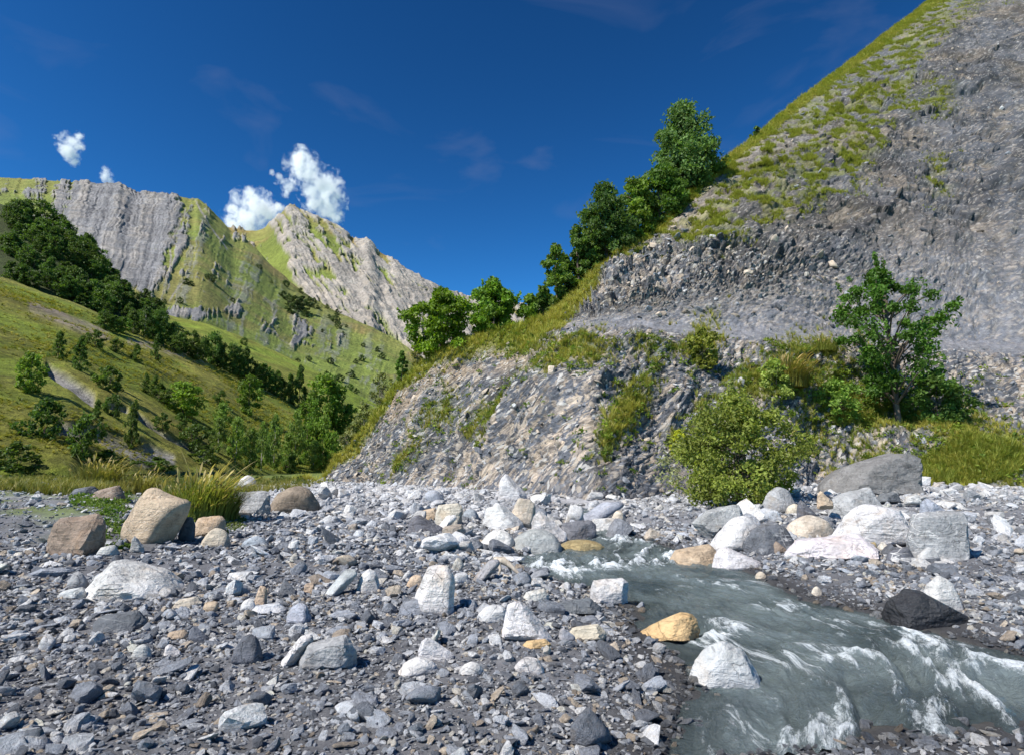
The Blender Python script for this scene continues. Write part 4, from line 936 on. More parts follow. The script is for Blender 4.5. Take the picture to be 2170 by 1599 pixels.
def scatter_on_hill(name, mask, n, hmin, hmax, colA, colB, label, forms=TUFTS, vmax=4.4):
    m = np.where(V < vmax, mask, 0).ravel(); area = (np.linalg.norm(np.gradient(H, axis=0), axis=-1) * np.linalg.norm(np.gradient(H, axis=1), axis=-1)).ravel()
    w = m * area / np.maximum(H[..., 1].ravel(), 20) ** 0.8; w = w / w.sum(); k = rng.choice(len(w), n, p=w)
    P = H.reshape(-1, 3)[k] + rng.normal(0, .05, (n, 3)) * [1, 1, 0]
    P[:, 2] -= 0.03
    s = rng.uniform(hmin, hmax, n) * np.exp(rng.normal(0, .2, n))
    cA, cB = np.array(colA), np.array(colB); t = np.clip(rng.normal(.5, .28, (n, 1)) + .5 * fbm(P * .3, 2, 210)[:, None], 0, 1)
    c = (cA + (cB - cA) * t) * rng.uniform(.8, 1.2, (n, 1))
    # tufts hang a little downhill
    return gn_scatter(name, P, np.stack([rng.normal(.22, .15, n), rng.normal(0, .15, n), rng.normal(0, 1.5, n)], -1), np.stack([s, s, s * rng.uniform(.7, 1.1, n)], -1), rng.integers(0, len(forms), n), c, forms, kind='stuff', label=label, category='grass')
G1, G2, G3 = (.24, .275, .03), (.40, .35, .07), (.14, .185, .022)
scatter_on_hill('crest_grass', crest * (1 - backw * .75) * (1 + 1.2 * (HPX < 1200)), 21000, .28, .6, G1, G2, 'yellow-green grass along the crest of the hillside')
scatter_on_hill('patch_grass', np.clip(patch, 0, 1) * sm(tuftn, -.45, .05) * (1 - crest), 9000, .25, .55, G3, G2, 'grass patches clinging to the lower cliff')
scatter_on_hill('slope_tufts', upg * sm(fbm(Q * np.array([1.1, .6, 1.1]), 2, 211), -.05, .3), 38000, .24, .55, G1, (.30, .30, .05), 'scattered grass tufts on the upper scree slope')
scatter_on_hill('cliff_herbs', (np.clip(patch, 0, 1) + .03 * craggy) * lower, 2600, .3, .7, (.09, .15, .02), (.2, .26, .03), 'small leafy herbs on the lower cliff', SPRIGS)
# low grass and herbs on the left bank, and at the valley foot
def bank_grass(name, n, poly, hmin, hmax, cA, cB, label, forms=TUFTS):
    poly = np.array(poly, float); q = []
    while len(q) < n:
        u = rng.random(6); x = rng.uniform(poly[:, 0].min(), poly[:, 0].max()); y = rng.uniform(poly[:, 1].min(), poly[:, 1].max())
        a, b = poly, np.roll(poly, -1, 0); ins = (((a[:, 1] > y) != (b[:, 1] > y)) & (x < (b[:, 0] - a[:, 0]) * (y - a[:, 1]) / (b[:, 1] - a[:, 1] + 1e-9) + a[:, 0])).sum() % 2
        if ins: q.append((x, y))
    q = np.array(q); P = on_flat(q[:, 0], q[:, 1], 0.2); P[:, 2] = ground_z(P[:, 0], P[:, 1]) - .02
    s = rng.uniform(hmin, hmax, n) * np.clip(P[:, 1] / 14, .8, 1.5); t = rng.random((n, 1)); c = np.array(cA) + (np.array(cB) - np.array(cA)) * t
    return gn_scatter(name, P, np.stack([rng.normal(0, .2, n), rng.normal(0, .2, n), rng.uniform(0, 6.28, n)], -1), np.stack([s] * 3, -1), rng.integers(0, len(forms), n), c, forms, kind='stuff', label=label, category='grass')
bank_grass('bank_grass', 3400, [(-60, 1012), (500, 1010), (690, 1018), (640, 1032), (470, 1050), (300, 1050), (140, 1075), (-60, 1060)], .14, .36, (.075, .10, .015), (.27, .235, .05), 'low grass at the back of the left bank')
bank_grass('bank_scrub', 420, [(-60, 1006), (330, 1004), (640, 1008), (690, 1020), (500, 1026), (200, 1030), (-60, 1035)], .3, .75, (.05, .08, .014), (.13, .15, .03), 'low scrub at the edge of the valley floor', SPRIGS)
bank_grass('bank_herbs', 420, [(150, 1062), (270, 1048), (262, 1100), (275, 1150), (225, 1160), (205, 1110), (150, 1100)], .16, .3, (.07, .14, .02), (.14, .2, .03), 'bright green herbs between the left boulders', SPRIGS)
bank_grass('bank_sprigs', 200, [(400, 1085), (510, 1060), (515, 1110), (480, 1125), (420, 1100)], .15, .28, (.08, .13, .03), (.16, .19, .05), 'low herbs below the tall grass', SPRIGS)

def grass_clump(label, pos, w, h, nb, cA, cB, seed, lean=0.15):
    r = np.random.default_rng(seed); root = link('grass_clump', None, loc=pos); thing(root, label, 'grass')
    V_, F_, S_ = [], [], []; V2, F2, S2 = [], [], []
    for b in range(nb):
        a = r.uniform(0, 6.28); ro = w * .33 * r.random() ** .6; bx_, by_ = ro * math.cos(a), ro * .7 * math.sin(a)
        a2 = a + r.normal(0, .6); hh = h * r.uniform(.45, 1.05) * (1 - .35 * ro / (w * .33)); out = hh * r.uniform(.1, .55); dr = r.uniform(.1, .5)
        dx, dy = math.cos(a2) + lean * 2, math.sin(a2); sx, sy = -dy, dx; nrm = math.hypot(sx, sy) + 1e-6; sx /= nrm; sy /= nrm
        stalk = r.random() < .16; i0 = len(V_); q = r.uniform(.6, 1.35)
        for t in (0, .3, .6, .85, 1.0):
            u = out * t ** 1.8 * (1.3 if stalk else 1); z = hh * (1.2 if stalk else 1) * (t - dr * t ** 4 * .5); ww = (.007 if stalk else .012) * (1 - t * .85) * (h / .9)
            V_ += [(bx_ + dx * u - sx * ww, by_ + dy * u - sy * ww, z), (bx_ + dx * u + sx * ww, by_ + dy * u + sy * ww, z)]; S_ += [q, q]
        for k in range(4): F_.append((i0 + 2 * k, i0 + 2 * k + 1, i0 + 2 * k + 3, i0 + 2 * k + 2))
        if stalk:
            i1 = len(V2)
            for t in (.78, .88, .97, 1.07):
                u = out * 1.3 * t ** 1.8; z = hh * 1.2 * (t - dr * t ** 4 * .5); ww = [.004, .016, .014, .002][int(round((t - .78) / .097))] * (h / .9)
                V2 += [(bx_ + dx * u - sx * ww, by_ + dy * u - sy * ww, z), (bx_ + dx * u + sx * ww, by_ + dy * u + sy * ww, z)]; S2 += [q, q]
            for k in range(3): F2.append((i1 + 2 * k, i1 + 2 * k + 1, i1 + 2 * k + 3, i1 + 2 * k + 2))
    o = link('blades', make_mesh('blades', np.array(V_), np.array(F_), True, {'shade': np.array(S_)}), M_GRASS, parent=root); o['col'] = list(cA); o['kind'] = 'stuff'
    if V2:
        o = link('seed_heads', make_mesh('seed_heads', np.array(V2), np.array(F2), True, {'shade': np.array(S2)}), M_GRASS, parent=root); o['col'] = list(cB); o['kind'] = 'stuff'
    return root
def bedpos(px, py, z=0.2):
    p = on_flat(np.array([px]), np.array([float(py)]), z)[0]; p[2] = float(ground_z(np.array([p[0]]), np.array([p[1]]))[0]) - .02; return p.tolist()
grass_clump('tall seeding grass clump beside the big tan boulder', bedpos(420, 1098), 2.7, 1.45, 2400, (.22, .25, .05), (.42, .34, .14), 61, .25)
grass_clump('tall dry grass at the left edge of the bank', bedpos(205, 1042), 3.4, 1.5, 1000, (.22, .21, .05), (.42, .33, .14), 62, .1)
grass_clump('thin dry grass tuft left of the tall seeding grass', bedpos(300, 1050), 2.4, 1.3, 500, (.22, .20, .05), (.42, .33, .14), 66, .2)
grass_clump('arching grass clump below the track at right', hill_at(1665, 825), 3.2, 2.2, 1500, (.22, .20, .035), (.40, .30, .12), 63)
grass_clump('grass clump on the track edge above the maple', hill_at(1735, 752), 3.0, 1.1, 800, (.18, .20, .03), (.40, .30, .12), 64)
scatter_on_hill('bright_bank_grass', np.clip(blob(HPX, HPY, 1940, 1005, 75, 26) + blob(HPX, HPY, 2080, 990, 90, 40), 0, 1) > .35, 4200, .3, .55, (.17, .22, .03), (.28, .28, .05), 'thick bright grass on the bank at far right')

# ------------------------------------------------------------------ trees and shrubs
def tube(pts, radii, sides=7):
    pts = np.array(pts, float); V_, F_ = [], []
    for k, p in enumerate(pts):
        t = pts[min(k + 1, len(pts) - 1)] - pts[max(k - 1, 0)]; t /= np.linalg.norm(t) + 1e-9
        u = np.cross(t, [0.3, 1, 0.1]); u /= np.linalg.norm(u) + 1e-9; v = np.cross(t, u)
        for s in range(sides):
            a = 6.2832 * s / sides; V_.append(p + radii[k] * (math.cos(a) * u + math.sin(a) * v))
    for k in range(len(pts) - 1):
        for s in range(sides): F_.append((k * sides + s, k * sides + (s + 1) % sides, (k + 1) * sides + (s + 1) % sides, (k + 1) * sides + s))
    return np.array(V_), np.array(F_)
def join(parts):
    V_, F_, o = [], [], 0
    for v, f in parts: V_.append(v); F_.append(f + o); o += len(v)
    return np.concatenate(V_), np.concatenate(F_)

def tree_forms(seed, shape, nclump, nleaf, leaf, stems=1, limbs=9, trunk_r=.022, bottom=.12, wid=.5, tight=1.0, spikes=0, lean=0.0):
    """unit-height tree: (trunk mesh, crown mesh); wid = crown radius over height"""
    r = np.random.default_rng(seed)
    def prof(t):
        if shape == 'round': return np.clip(1 - (2 * t - 1) ** 2, 0, 1) ** .45 * (1 - .25 * t)
        if shape == 'cone': return (1 - t) ** .75 * np.clip(t * 9, 0, 1) * .95 + .04
        if shape == 'birch': return np.clip(np.sin(np.pi * np.clip(t, 0, 1) ** .72), 0, 1) ** .7 * (1 - .2 * t)
        return np.clip(1 - (2 * t - .85) ** 2, 0, 1) ** .5
    parts, ends = [], []
    for s in range(stems):
        a = r.uniform(0, 6.28); o = .0 if stems == 1 else r.uniform(.1, .5) * wid; sp = [(0, 0, -.03)]
        top = .92 if stems == 1 else r.uniform(.55, .85)
        for k in range(1, 7):
            t = k / 6; sp.append((math.cos(a) * o * t ** 1.2 + r.normal(0, .012) + lean * t * t, math.sin(a) * o * t ** 1.2 + r.normal(0, .012), top * t))
        parts.append(tube(sp, [trunk_r * (1 - .85 * k / 6) / (1 if stems == 1 else 1.6) for k in range(7)])); ends.append(sp)
    sp_all = [np.array(e) for e in ends]
    cl = []; ph1, ph2 = r.uniform(0, 6.28, 2)
    for k in range(nclump):
        t = bottom + (1 - bottom) * (k + r.random()) / nclump; tt_ = (t - bottom) / (1 - bottom)
        a = r.uniform(0, 6.28); rr = prof(tt_) * wid * (r.random() ** .42) * r.uniform(.72, 1.1) * (1 + .22 * math.sin(3 * a + ph1 + 5 * t) + .16 * math.sin(5 * a + ph2 - 9 * t))
        cl.append((rr * math.cos(a) + lean * t * t, rr * math.sin(a), t * .97))
    cl = np.array(cl)
    for k in r.choice(nclump, min(limbs, nclump), replace=False):
        s = sp_all[r.integers(len(sp_all))]; e = cl[k]; zb = max(bottom * .7, e[2] - r.uniform(.08, .25)); b = np.array([np.interp(zb, s[:, 2], s[:, q]) for q in range(3)])
        m = (b + e) / 2 + np.array([0, 0, .02]); parts.append(tube([b, m, e], [trunk_r * .38, trunk_r * .22, trunk_r * .06], 5))
    tips = []
    for k in range(spikes):
        e = cl[r.integers(nclump)]; b = np.array([lean * e[2] ** 2, 0, e[2] * .6]); dr_ = e - b; dr_ = dr_ / (np.linalg.norm(dr_) + 1e-6) + np.array([0, 0, .25]); tip = e + dr_ * wid * r.uniform(.12, .42)
        parts.append(tube([e - dr_ * .05, (e + tip) / 2 + r.normal(0, .006, 3), tip], [trunk_r * .16, trunk_r * .1, trunk_r * .04], 4)); tips += [e + (tip - e) * q + r.normal(0, wid * .02, 3) for q in r.random(26)]
    v, f = join(parts); tm = make_mesh('trunk', v, f, True)
    per = np.maximum(1, r.poisson(nleaf / nclump, nclump)); cid = np.repeat(np.arange(nclump), per); n = len(cid)
    cr = tight * wid * r.uniform(.10, .27, nclump) * (1.25 if shape != 'cone' else .9)
    off = r.normal(0, 1, (n, 3)); off /= np.linalg.norm(off, axis=1, keepdims=True); off *= (r.random((n, 1)) ** .5) * cr[cid][:, None] * np.array([1.1, 1.1, .75])
    P = cl[cid] + off
    if shape == 'cone': P[:, 2] -= .25 * np.hypot(off[:, 0], off[:, 1])
    P[:, 2] = np.maximum(P[:, 2], .02)
    cs = r.uniform(.7, 1.3, nclump)[cid]
    if spikes: P = np.concatenate([P, np.array(tips)]); cs = np.concatenate([cs, r.uniform(.85, 1.2, len(tips))]); n = len(P)
    cm = leaf_cloud('crown', P, np.full(n, leaf), r, cs)
    return tm, cm
def plant(forms, name, pos, h, wscale, col, label, cat, group=None, bark=M_BARK, rz=None):
    root = link(name, None, loc=pos, rot=(0, 0, rng.uniform(0, 6.28) if rz is None else rz), scale=(h * wscale, h * wscale, h)); thing(root, label, cat, group)
    tm, cm = forms
    if not tm.materials: tm.materials.append(bark)
    link('trunk', tm, None, parent=root)
    o = link('crown', cm, None, parent=root); k = rng.uniform(.88, 1.14) * 1.75; o['col'] = [float(c * k * q) for c, q in zip(col, rng.uniform(.94, 1.06, 3))]
    return root
LIME, GREEN, DARK, PINE, OLIVE, BIRCHG, WILLOW = (.13, .20, .018), (.075, .125, .016), (.045, .075, .014), (.032, .055, .016), (.12, .13, .035), (.095, .14, .03), (.118, .142, .026)
# near trees, each its own form
def hill_tree(px, base, top, wpx, form_args, name, col, label, cat='tree', back=0.0, bark=M_BARK):
    p = hill_at(px, base); d = p.y / math.cos(PITCH); h = (base - top) * d / FPX * 1.04; w = wpx * d / FPX
    fa = dict(form_args); fa['wid'] = (w / h) / 2 * .92
    f = tree_forms(fa.pop('seed'), fa.pop('shape'), fa.pop('nclump'), fa.pop('nleaf'), fa.pop('leaf_m') / h, **fa)
    return plant(f, name, (p.x, p.y + back, p.z - .15), h, 1.0, col, label, cat, None, bark)
hill_tree(1905, 908, 572, 250, dict(seed=11, shape='dome', nclump=85, nleaf=10000, leaf_m=.16, limbs=60, bottom=.2, trunk_r=.02, stems=1, lean=.06, tight=.85, spikes=50), 'maple_tree', (.04, .085, .01), 'dark green maple tree with bare trunk at the right edge')
hill_tree(932, 748, 611, 138, dict(seed=12, shape='dome', nclump=90, nleaf=10500, leaf_m=.2, limbs=16, bottom=.0, spikes=26), 'maple_tree', (.085, .14, .010), 'bright green maple, left of the two on the low crest')
hill_tree(1045, 705, 594, 126, dict(seed=13, shape='dome', nclump=80, nleaf=9500, leaf_m=.2, limbs=16, bottom=.0, spikes=26), 'maple_tree', (.075, .125, .012), 'bright green maple, right of the two on the low crest')
hill_tree(1122, 690, 622, 58, dict(seed=14, shape='round', nclump=40, nleaf=2200, leaf_m=.17, limbs=10, bottom=.05), 'shrub', (.09, .15, .02), 'small airy shrub beside the right crest maple', 'shrub')
hill_tree(850, 806, 740, 34, dict(seed=15, shape='birch', nclump=40, nleaf=2600, leaf_m=.14, limbs=6, bottom=.05), 'shrub', (.05, .09, .016), 'narrow dark shrub on the crest below the left crest maple', 'shrub')
hill_tree(1462, 412, 188, 196, dict(seed=16, shape='birch', nclump=150, nleaf=17000, leaf_m=.26, limbs=24, bottom=.03), 'birch_tree', (.06, .095, .028), 'tallest dark birch on the hillside crest', back=1.5)
hill_tree(1404, 474, 330, 136, dict(seed=17, shape='round', nclump=70, nleaf=6500, leaf_m=.24, limbs=10, bottom=.02), 'broadleaf_tree', (.05, .095, .014), 'round dark tree left of the tallest birch', back=1.2)
hill_tree(1352, 512, 360, 106, dict(seed=18, shape='round', nclump=60, nleaf=5200, leaf_m=.23, limbs=10, bottom=.02), 'broadleaf_tree', (.085, .135, .016), 'lighter green tree between the dark crest trees', back=1.2)
hill_tree(1290, 564, 374, 150, dict(seed=19, shape='birch', nclump=100, nleaf=9000, leaf_m=.22, limbs=16, bottom=.02), 'broadleaf_tree', (.045, .08, .016), 'broad dark tree midway along the crest trees', back=1.2)
hill_tree(1228, 614, 460, 76, dict(seed=20, shape='birch', nclump=60, nleaf=4200, leaf_m=.2, limbs=10, bottom=.02), 'broadleaf_tree', (.05, .085, .016), 'slim dark tree next to the lowest crest tree', back=1.0)
hill_tree(1182, 650, 496, 90, dict(seed=21, shape='birch', nclump=60, nleaf=4600, leaf_m=.2, limbs=12, bottom=.02), 'broadleaf_tree', (.07, .12, .018), 'lowest and leftmost of the tall crest trees', back=1.0)
hill_tree(1255, 585, 500, 60, dict(seed=22, shape='round', nclump=40, nleaf=3000, leaf_m=.2, limbs=6, bottom=.0), 'shrub', (.055, .1, .014), 'dark undergrowth shrub at the foot of the crest trees', 'shrub', back=.8)
hill_tree(1330, 525, 440, 70, dict(seed=23, shape='round', nclump=40, nleaf=3000, leaf_m=.2, limbs=6, bottom=.0), 'shrub', (.055, .1, .014), 'dark shrub under the broad dark crest tree', 'shrub', back=.8)
hill_tree(1440, 440, 370, 90, dict(seed=24, shape='round', nclump=40, nleaf=3000, leaf_m=.22, limbs=6, bottom=.0), 'shrub', (.05, .09, .014), 'dark shrub at the foot of the tallest birch', 'shrub', back=.8)
for q_, (px_, b_, t_, w__) in enumerate([(1205, 630, 512, 80), (1262, 580, 424, 106), (1320, 534, 400, 110), (1376, 494, 345, 110), (1428, 450, 300, 116), (1508, 380, 270, 90), (1246, 602, 476, 84), (1152, 672, 580, 56)]):
    hill_tree(px_, b_, t_, w__, dict(seed=80 + q_, shape='birch', nclump=60, nleaf=4200, leaf_m=.22, limbs=8, bottom=.0), 'broadleaf_tree', [(.05, .085, .016), (.065, .105, .018)][q_ % 2], ['dark tree between the lowest crest tree and the slim one', 'dark tree right of the slim crest tree', 'dark tree right of the broad dark crest tree', 'tree filling the gap left of the round dark crest tree', 'tree close against the left side of the tallest birch', 'low tree at the right side of the tallest birch', 'dark tree directly behind the slim crest tree', 'small tree at the lower end of the crest row'][q_], back=2.0)
hill_tree(1603, 292, 264, 28, dict(seed=25, shape='round', nclump=16, nleaf=500, leaf_m=.25, limbs=3, bottom=.0), 'shrub', (.04, .07, .014), 'tiny dark bush alone on the high crest', 'shrub', back=.3)
hill_tree(1490, 775, 690, 80, dict(seed=26, shape='dome', nclump=40, nleaf=2600, leaf_m=.15, limbs=8, bottom=.0, stems=4), 'shrub', (.13, .14, .025), 'olive shrub hanging at the track edge', 'shrub')
hill_tree(1440, 965, 905, 66, dict(seed=27, shape='dome', nclump=26, nleaf=1300, leaf_m=.09, limbs=6, bottom=.0, stems=4), 'shrub', (.24, .25, .02), 'small yellow-green shrub left of the willow', 'shrub')
hill_tree(1760, 900, 810, 130, dict(seed=28, shape='dome', nclump=46, nleaf=2400, leaf_m=.14, limbs=8, bottom=.0, stems=5), 'shrub', (.12, .18, .03), 'low bramble shrub on the slope left of the maple', 'shrub')
hill_tree(1985, 905, 800, 150, dict(seed=29, shape='dome', nclump=46, nleaf=3200, leaf_m=.17, limbs=8, bottom=.0, stems=5), 'shrub', (.05, .09, .016), 'shady undergrowth shrub right of the maple trunk', 'shrub')
hill_tree(1640, 840, 760, 100, dict(seed=30, shape='dome', nclump=46, nleaf=2200, leaf_m=.13, limbs=8, bottom=.0, stems=5), 'shrub', (.15, .19, .04), 'pale green shrub above the willow', 'shrub')
# the willow bush at the stream
wp = Vector(on_flat(np.array([1580]), np.array([1072.]), .25)[0].tolist()); wd_ = wp.y / math.cos(PITCH); wh = 238 * wd_ / FPX
plant(tree_forms(31, 'dome', 150, 21000, .08 / wh, stems=13, limbs=80, trunk_r=.012, bottom=.08, wid=.55, tight=.95, spikes=60), 'willow_bush', (wp.x, wp.y + .6, wp.z - .1), wh, 1.0, WILLOW, 'large light green willow bush at the foot of the cliff', 'bush', bark=M_BARK)
wq = Vector(on_flat(np.array([1480]), np.array([1058.]), .2)[0].tolist())
plant(tree_forms(32, 'dome', 60, 1500, .07 / 2.2, stems=16, limbs=50, trunk_r=.011, bottom=.05, wid=.62), 'willow_bush', (wq.x, wq.y + .5, wq.z - .1), 2.5, 1.0, (.17, .17, .08), 'sparse twiggy bush leaning left of the willow', 'bush', bark=mat_bark('grey_twig', (.26, .22, .18)))

# prototypes shared by the valley trees
F_ROUND = [tree_forms(40 + k, 'round', 46, 2600, .055, limbs=6, bottom=.03, wid=.5) for k in range(3)]
F_BIRCH = [tree_forms(50 + k, 'birch', 46, 2000, .05, limbs=8, bottom=.1, wid=.5) for k in range(3)]
F_CONE = [tree_forms(60 + k, 'cone', 60, 2400, .05, limbs=4, bottom=.02, wid=.5) for k in range(3)]
F_BUSH = [tree_forms(70 + k, 'dome', 36, 1500, .075, limbs=5, bottom=.0, wid=.6, stems=3) for k in range(3)]
KINDF = {'r': (F_ROUND, GREEN, 'round leafy tree', 'broadleaf_tree'), 'b': (F_BIRCH, BIRCHG, 'slender birch', 'birch_tree'), 'c': (F_CONE, DARK, 'dark conical tree', 'conifer_tree'), 's': (F_BUSH, DARK, 'dark shrub', 'shrub')}
def valley_tree(px, base, hpx, wpx, kind, label, surf='m', group='trees on the left valley slope', col=None):
    P_, X_, Y_, last = (MP, MPX, MPY, 258) if surf == 'm' else (UP, UPX, UPY, 150) if surf == 'u' else (AP, APX, APY, 360) if surf == 'a' else (PP, PPX, PPY, 280)
    p = sheet_at(P_, X_, Y_, px, base, last); d = p.y / math.cos(PITCH); h = hpx * d / FPX * 1.05; ws = wpx / hpx
    fs, c0, word, nm = KINDF[kind]
    return plant(random.choice(fs), nm, (p.x, p.y, p.z - .03 * h), h, ws / 1.0, col or c0, label, 'shrub' if kind == 's' else 'tree', group, M_BIRCH if kind == 'b' else M_BARK)
VT = [
 (167,785,72,42,'c','tall dark tree at the left edge of the meadow'), (201,735,36,36,'s','shrub with dark shadow just below the stony track'), (246,745,28,26,'s','small shrub right of the shrub below the stony track'),
 (290,766,38,30,'c','pointed tree alone in the upper meadow'), (331,762,54,30,'c','slim tree casting a round shadow below the tree row'), (310,830,40,26,'c','left of two small pointed trees mid meadow'),
 (331,832,38,26,'c','right of two small pointed trees mid meadow'), (340,850,36,40,'s','shrub below the two small pointed trees'), (228,826,50,50,'s','ragged shrub on the gully edge'),
 (388,880,68,86,'r','wide round tree low in the meadow'), (524,878,80,56,'r','big oval tree with long shadow in the meadow'), (467,858,30,24,'s','bluish small tree between the round trees'),
 (470,908,54,46,'b','loose tree below the bluish small tree'), (279,948,98,40,'c','tall dark conifer above the eroded bank'), (204,893,46,34,'c','dark tree on the grassy rib at left'),
 (238,880,44,30,'s','ragged shrub beside the grassy rib'), (173,970,90,62,'s','big dark bush at the left edge'), (225,1004,46,90,'s','low bushes in front of the eroded bank'),
 (330,1000,30,60,'s','low bush at the foot of the eroded bank'), (344,908,34,30,'s','small bush under the wide round tree'), (381,908,32,28,'s','bush right of the small bush under the wide round tree'),
 (410,950,54,50,'s','dark thicket left of the valley birches'), (435,985,40,50,'s','dark bush at the gully mouth'), (460,958,70,40,'b','leftmost of the valley birches'), (497,978,90,46,'b','second valley birch from the left'),
 (530,994,84,44,'b','third valley birch from the left'), (553,994,96,40,'b','fourth valley birch from the left'), (581,996,112,44,'b','tall pale birch midway in the valley row'), (624,992,116,46,'b','tallest birch in the valley row'),
 (647,984,96,46,'r','leafy tree behind the tallest birch'), (681,994,106,56,'r','leafy tree near the right end of the valley row'), (706,990,72,44,'r','low leafy tree at the right end of the valley row'), (618,1004,40,34,'s','light green shrub under the tallest birch'),
 (605,990,70,40,'b','birch between the tall pale birch and the tallest'), (664,996,60,40,'b','short birch in front of the leafy trees'),
 (690,892,104,92,'r','large round tree crown at the lower end of the tree row'), (633,862,90,46,'c','pointed tree left of the large round crown'), (612,832,60,34,'c','pointed tree at the end of the tree row'),
 (735,918,72,50,'r','leafy tree right of the large round crown'), (708,905,64,44,'r','leafy tree under the large round crown'), (655,905,60,50,'r','bushy tree below the pointed tree'), (745,960,60,50,'s','bush beside the cliff nose'), (770,935,70,60,'s','bush close behind the cliff nose'), (730,985,50,46,'s','low bush behind the cliff nose foot'),
 (120,760,60,40,'c','dark tree beyond the left meadow edge'), (60,830,80,60,'r','round tree far left on the meadow'), (90,930,80,70,'s','dark thicket far left at the meadow foot'), (30,1000,60,80,'s','bush far left by the riverbed'),
]
for px, b, h_, w_2, k, lab in VT:
    d0 = (lab.startswith(('left of two', 'right of two')))
    valley_tree(px, b, h_, w_2, k, lab)
mi = rng.integers(8, 255, 16000); mj = rng.integers(0, MP.shape[1], 16000); mq = MP[mi, mj]
mk = (MPX[mi, mj] > -60) & (MPX[mi, mj] < 860) & (rng.random(16000) < sm(fbm(mq * .06, 3, 220), -.35, .25)); mq = mq[mk]; nm_ = len(mq); ms = rng.uniform(.5, 1.25, nm_) * (mq[:, 1] / 110) ** .5
mc = np.array([.17, .20, .022]) + (np.array([.33, .28, .05]) - np.array([.17, .20, .022])) * rng.random((nm_, 1)); mc[rng.random(nm_) < .1] = (.08, .11, .016)
gn_scatter('meadow_grass', mq, np.stack([rng.normal(0, .2, nm_), rng.normal(0, .2, nm_), rng.uniform(0, 6.28, nm_)], -1), np.stack([ms * 1.3, ms * 1.3, ms * .4], -1), rng.integers(0, 4, nm_), mc, TUFTS, kind='stuff', label='tussocky grass covering the left meadow', category='grass')
# tree row along the break of slope, and the wood at top left
row = [(258,706,34,40),(280,706,50,40),(304,714,66,44),(322,720,50,40),(337,726,68,40),(352,730,44,44),(368,740,58,38),(372,748,36,40),(392,746,44,36),(410,758,58,44),(416,764,34,36),(432,764,50,36),(450,772,68,40),(462,776,44,40),(473,782,54,34),(493,793,64,40),(507,798,50,40),(520,802,74,44),(538,806,50,40),(556,814,54,40),(570,818,44,36),(585,824,54,40),(598,832,40,36),(240,704,36,40),(222,698,40,44)]
where = ['upper end', 'upper part', 'middle', 'lower part', 'lower end']
for k, (px, b, h_, w_2) in enumerate(row):
    kd = 'rcbr'[k % 4]; word = KINDF[kd][2]
    valley_tree(px, b, h_, w_2, kd, 'dark %s in the %s of the slanting tree row' % (word.replace('dark ', ''), where[min(4, int((px - 222) / 76))]), 'm', 'slanting tree row across the valley slope', DARK if kd != 'r' else (.05, .085, .016))
wood = []
for k in range(120):
    px = rng.uniform(20, 345); t = rng.uniform(0.02, 1); lo = np.interp(px, [0, 100, 150, 260, 345], [600, 640, 662, 708, 738]); hi = np.interp(px, [0, 100, 150, 200, 260, 300, 345], [440, 478, 512, 552, 616, 655, 678])
    wood.append((px, lo + (hi - lo) * t))
wood.sort(key=lambda q: q[1])
for k, (px, b) in enumerate(wood):
    band = 'top' if k < 40 else 'middle' if k < 80 else 'foot'; side = 'left' if px < 180 else 'right'
    kd = 'rsrc'[k % 4]
    valley_tree(px, b, rng.uniform(32, 52), rng.uniform(34, 52), kd, '%s in the %s %s of the dark hillside wood' % (KINDF[kd][2], band, side), 'u', 'dark wood on the upper left slope', tuple(np.array(DARK) * rng.uniform(.8, 1.15)))
# single bushes dotted over the far mountain and the upper meadow
for px, b, s in [(519, 732, 14), (712, 802, 12), (742, 826, 12), (755, 812, 10), (690, 790, 10), (510, 742, 8)]:
    valley_tree(px, b, s * 1.2, s, 's', 'lone bush at the rim of the upper meadow', 'u', 'lone bushes on the upper meadow', DARK)
far_b = [(394, 602, 12), (405, 606, 10), (446, 597, 16), (440, 590, 10), (552, 570, 9), (545, 565, 6), (348, 643, 8), (380, 642, 12), (492, 640, 8), (600, 632, 14), (612, 640, 16), (625, 655, 26), (640, 660, 30), (630, 670, 26), (655, 650, 20), (618, 665, 20), (648, 672, 16), (605, 607, 12), (637, 612, 10), (665, 640, 9), (693, 650, 9), (715, 668, 12), (697, 675, 8), (712, 685, 16), (718, 696, 12), (674, 655, 8), (734, 694, 6), (683, 704, 7), (728, 710, 7), (770, 735, 8), (767, 765, 12), (755, 770, 9), (745, 800, 14), (720, 808, 14), (630, 770, 10), (655, 765, 10), (700, 770, 12), (590, 625, 8), (575, 600, 6), (800, 745, 10), (810, 760, 12)]
for k, (px, b, s) in enumerate(far_b):
    py_edge = np.interp(px, RX1, RY1)
    valley_tree(px, max(b, py_edge + 6), s * 1.1, s * 1.15, 's', ('dark bush in the thicket on the far mountain spur' if s >= 14 and 590 < px < 660 else 'small dark bush %s' % ('below the grey fluted cliffs of the far mountain' if px < 460 else 'high on the grass spur of the far mountain' if b < 640 else 'on the lower flank of the far mountain spur' if b < 720 else 'in the gullies at the foot of the far mountain')), 'a', 'bushes dotted over the far mountain', (.04, .06, .02))
# grey twiggy scrub beside the cliff nose
for px, b, t_, w_2, lab in [(800, 880, 785, 80, 'grey-green scrub on the crest above the cliff nose'), (765, 915, 850, 60, 'pale scrub lower on the cliff nose'), (880, 770, 710, 46, 'leafless grey scrub left of the left crest maple'), (735, 965, 905, 50, 'leafy scrub at the foot of the cliff nose')]:
    hill_tree(px, b, t_, w_2, dict(seed=int(px), shape='dome', nclump=40, nleaf=1500, leaf_m=.16, limbs=24, bottom=.0, stems=8), 'scrub', (.14, .15, .055), lab, 'scrub', back=1.2, bark=mat_bark('scrub_twig', (.24, .21, .18)))

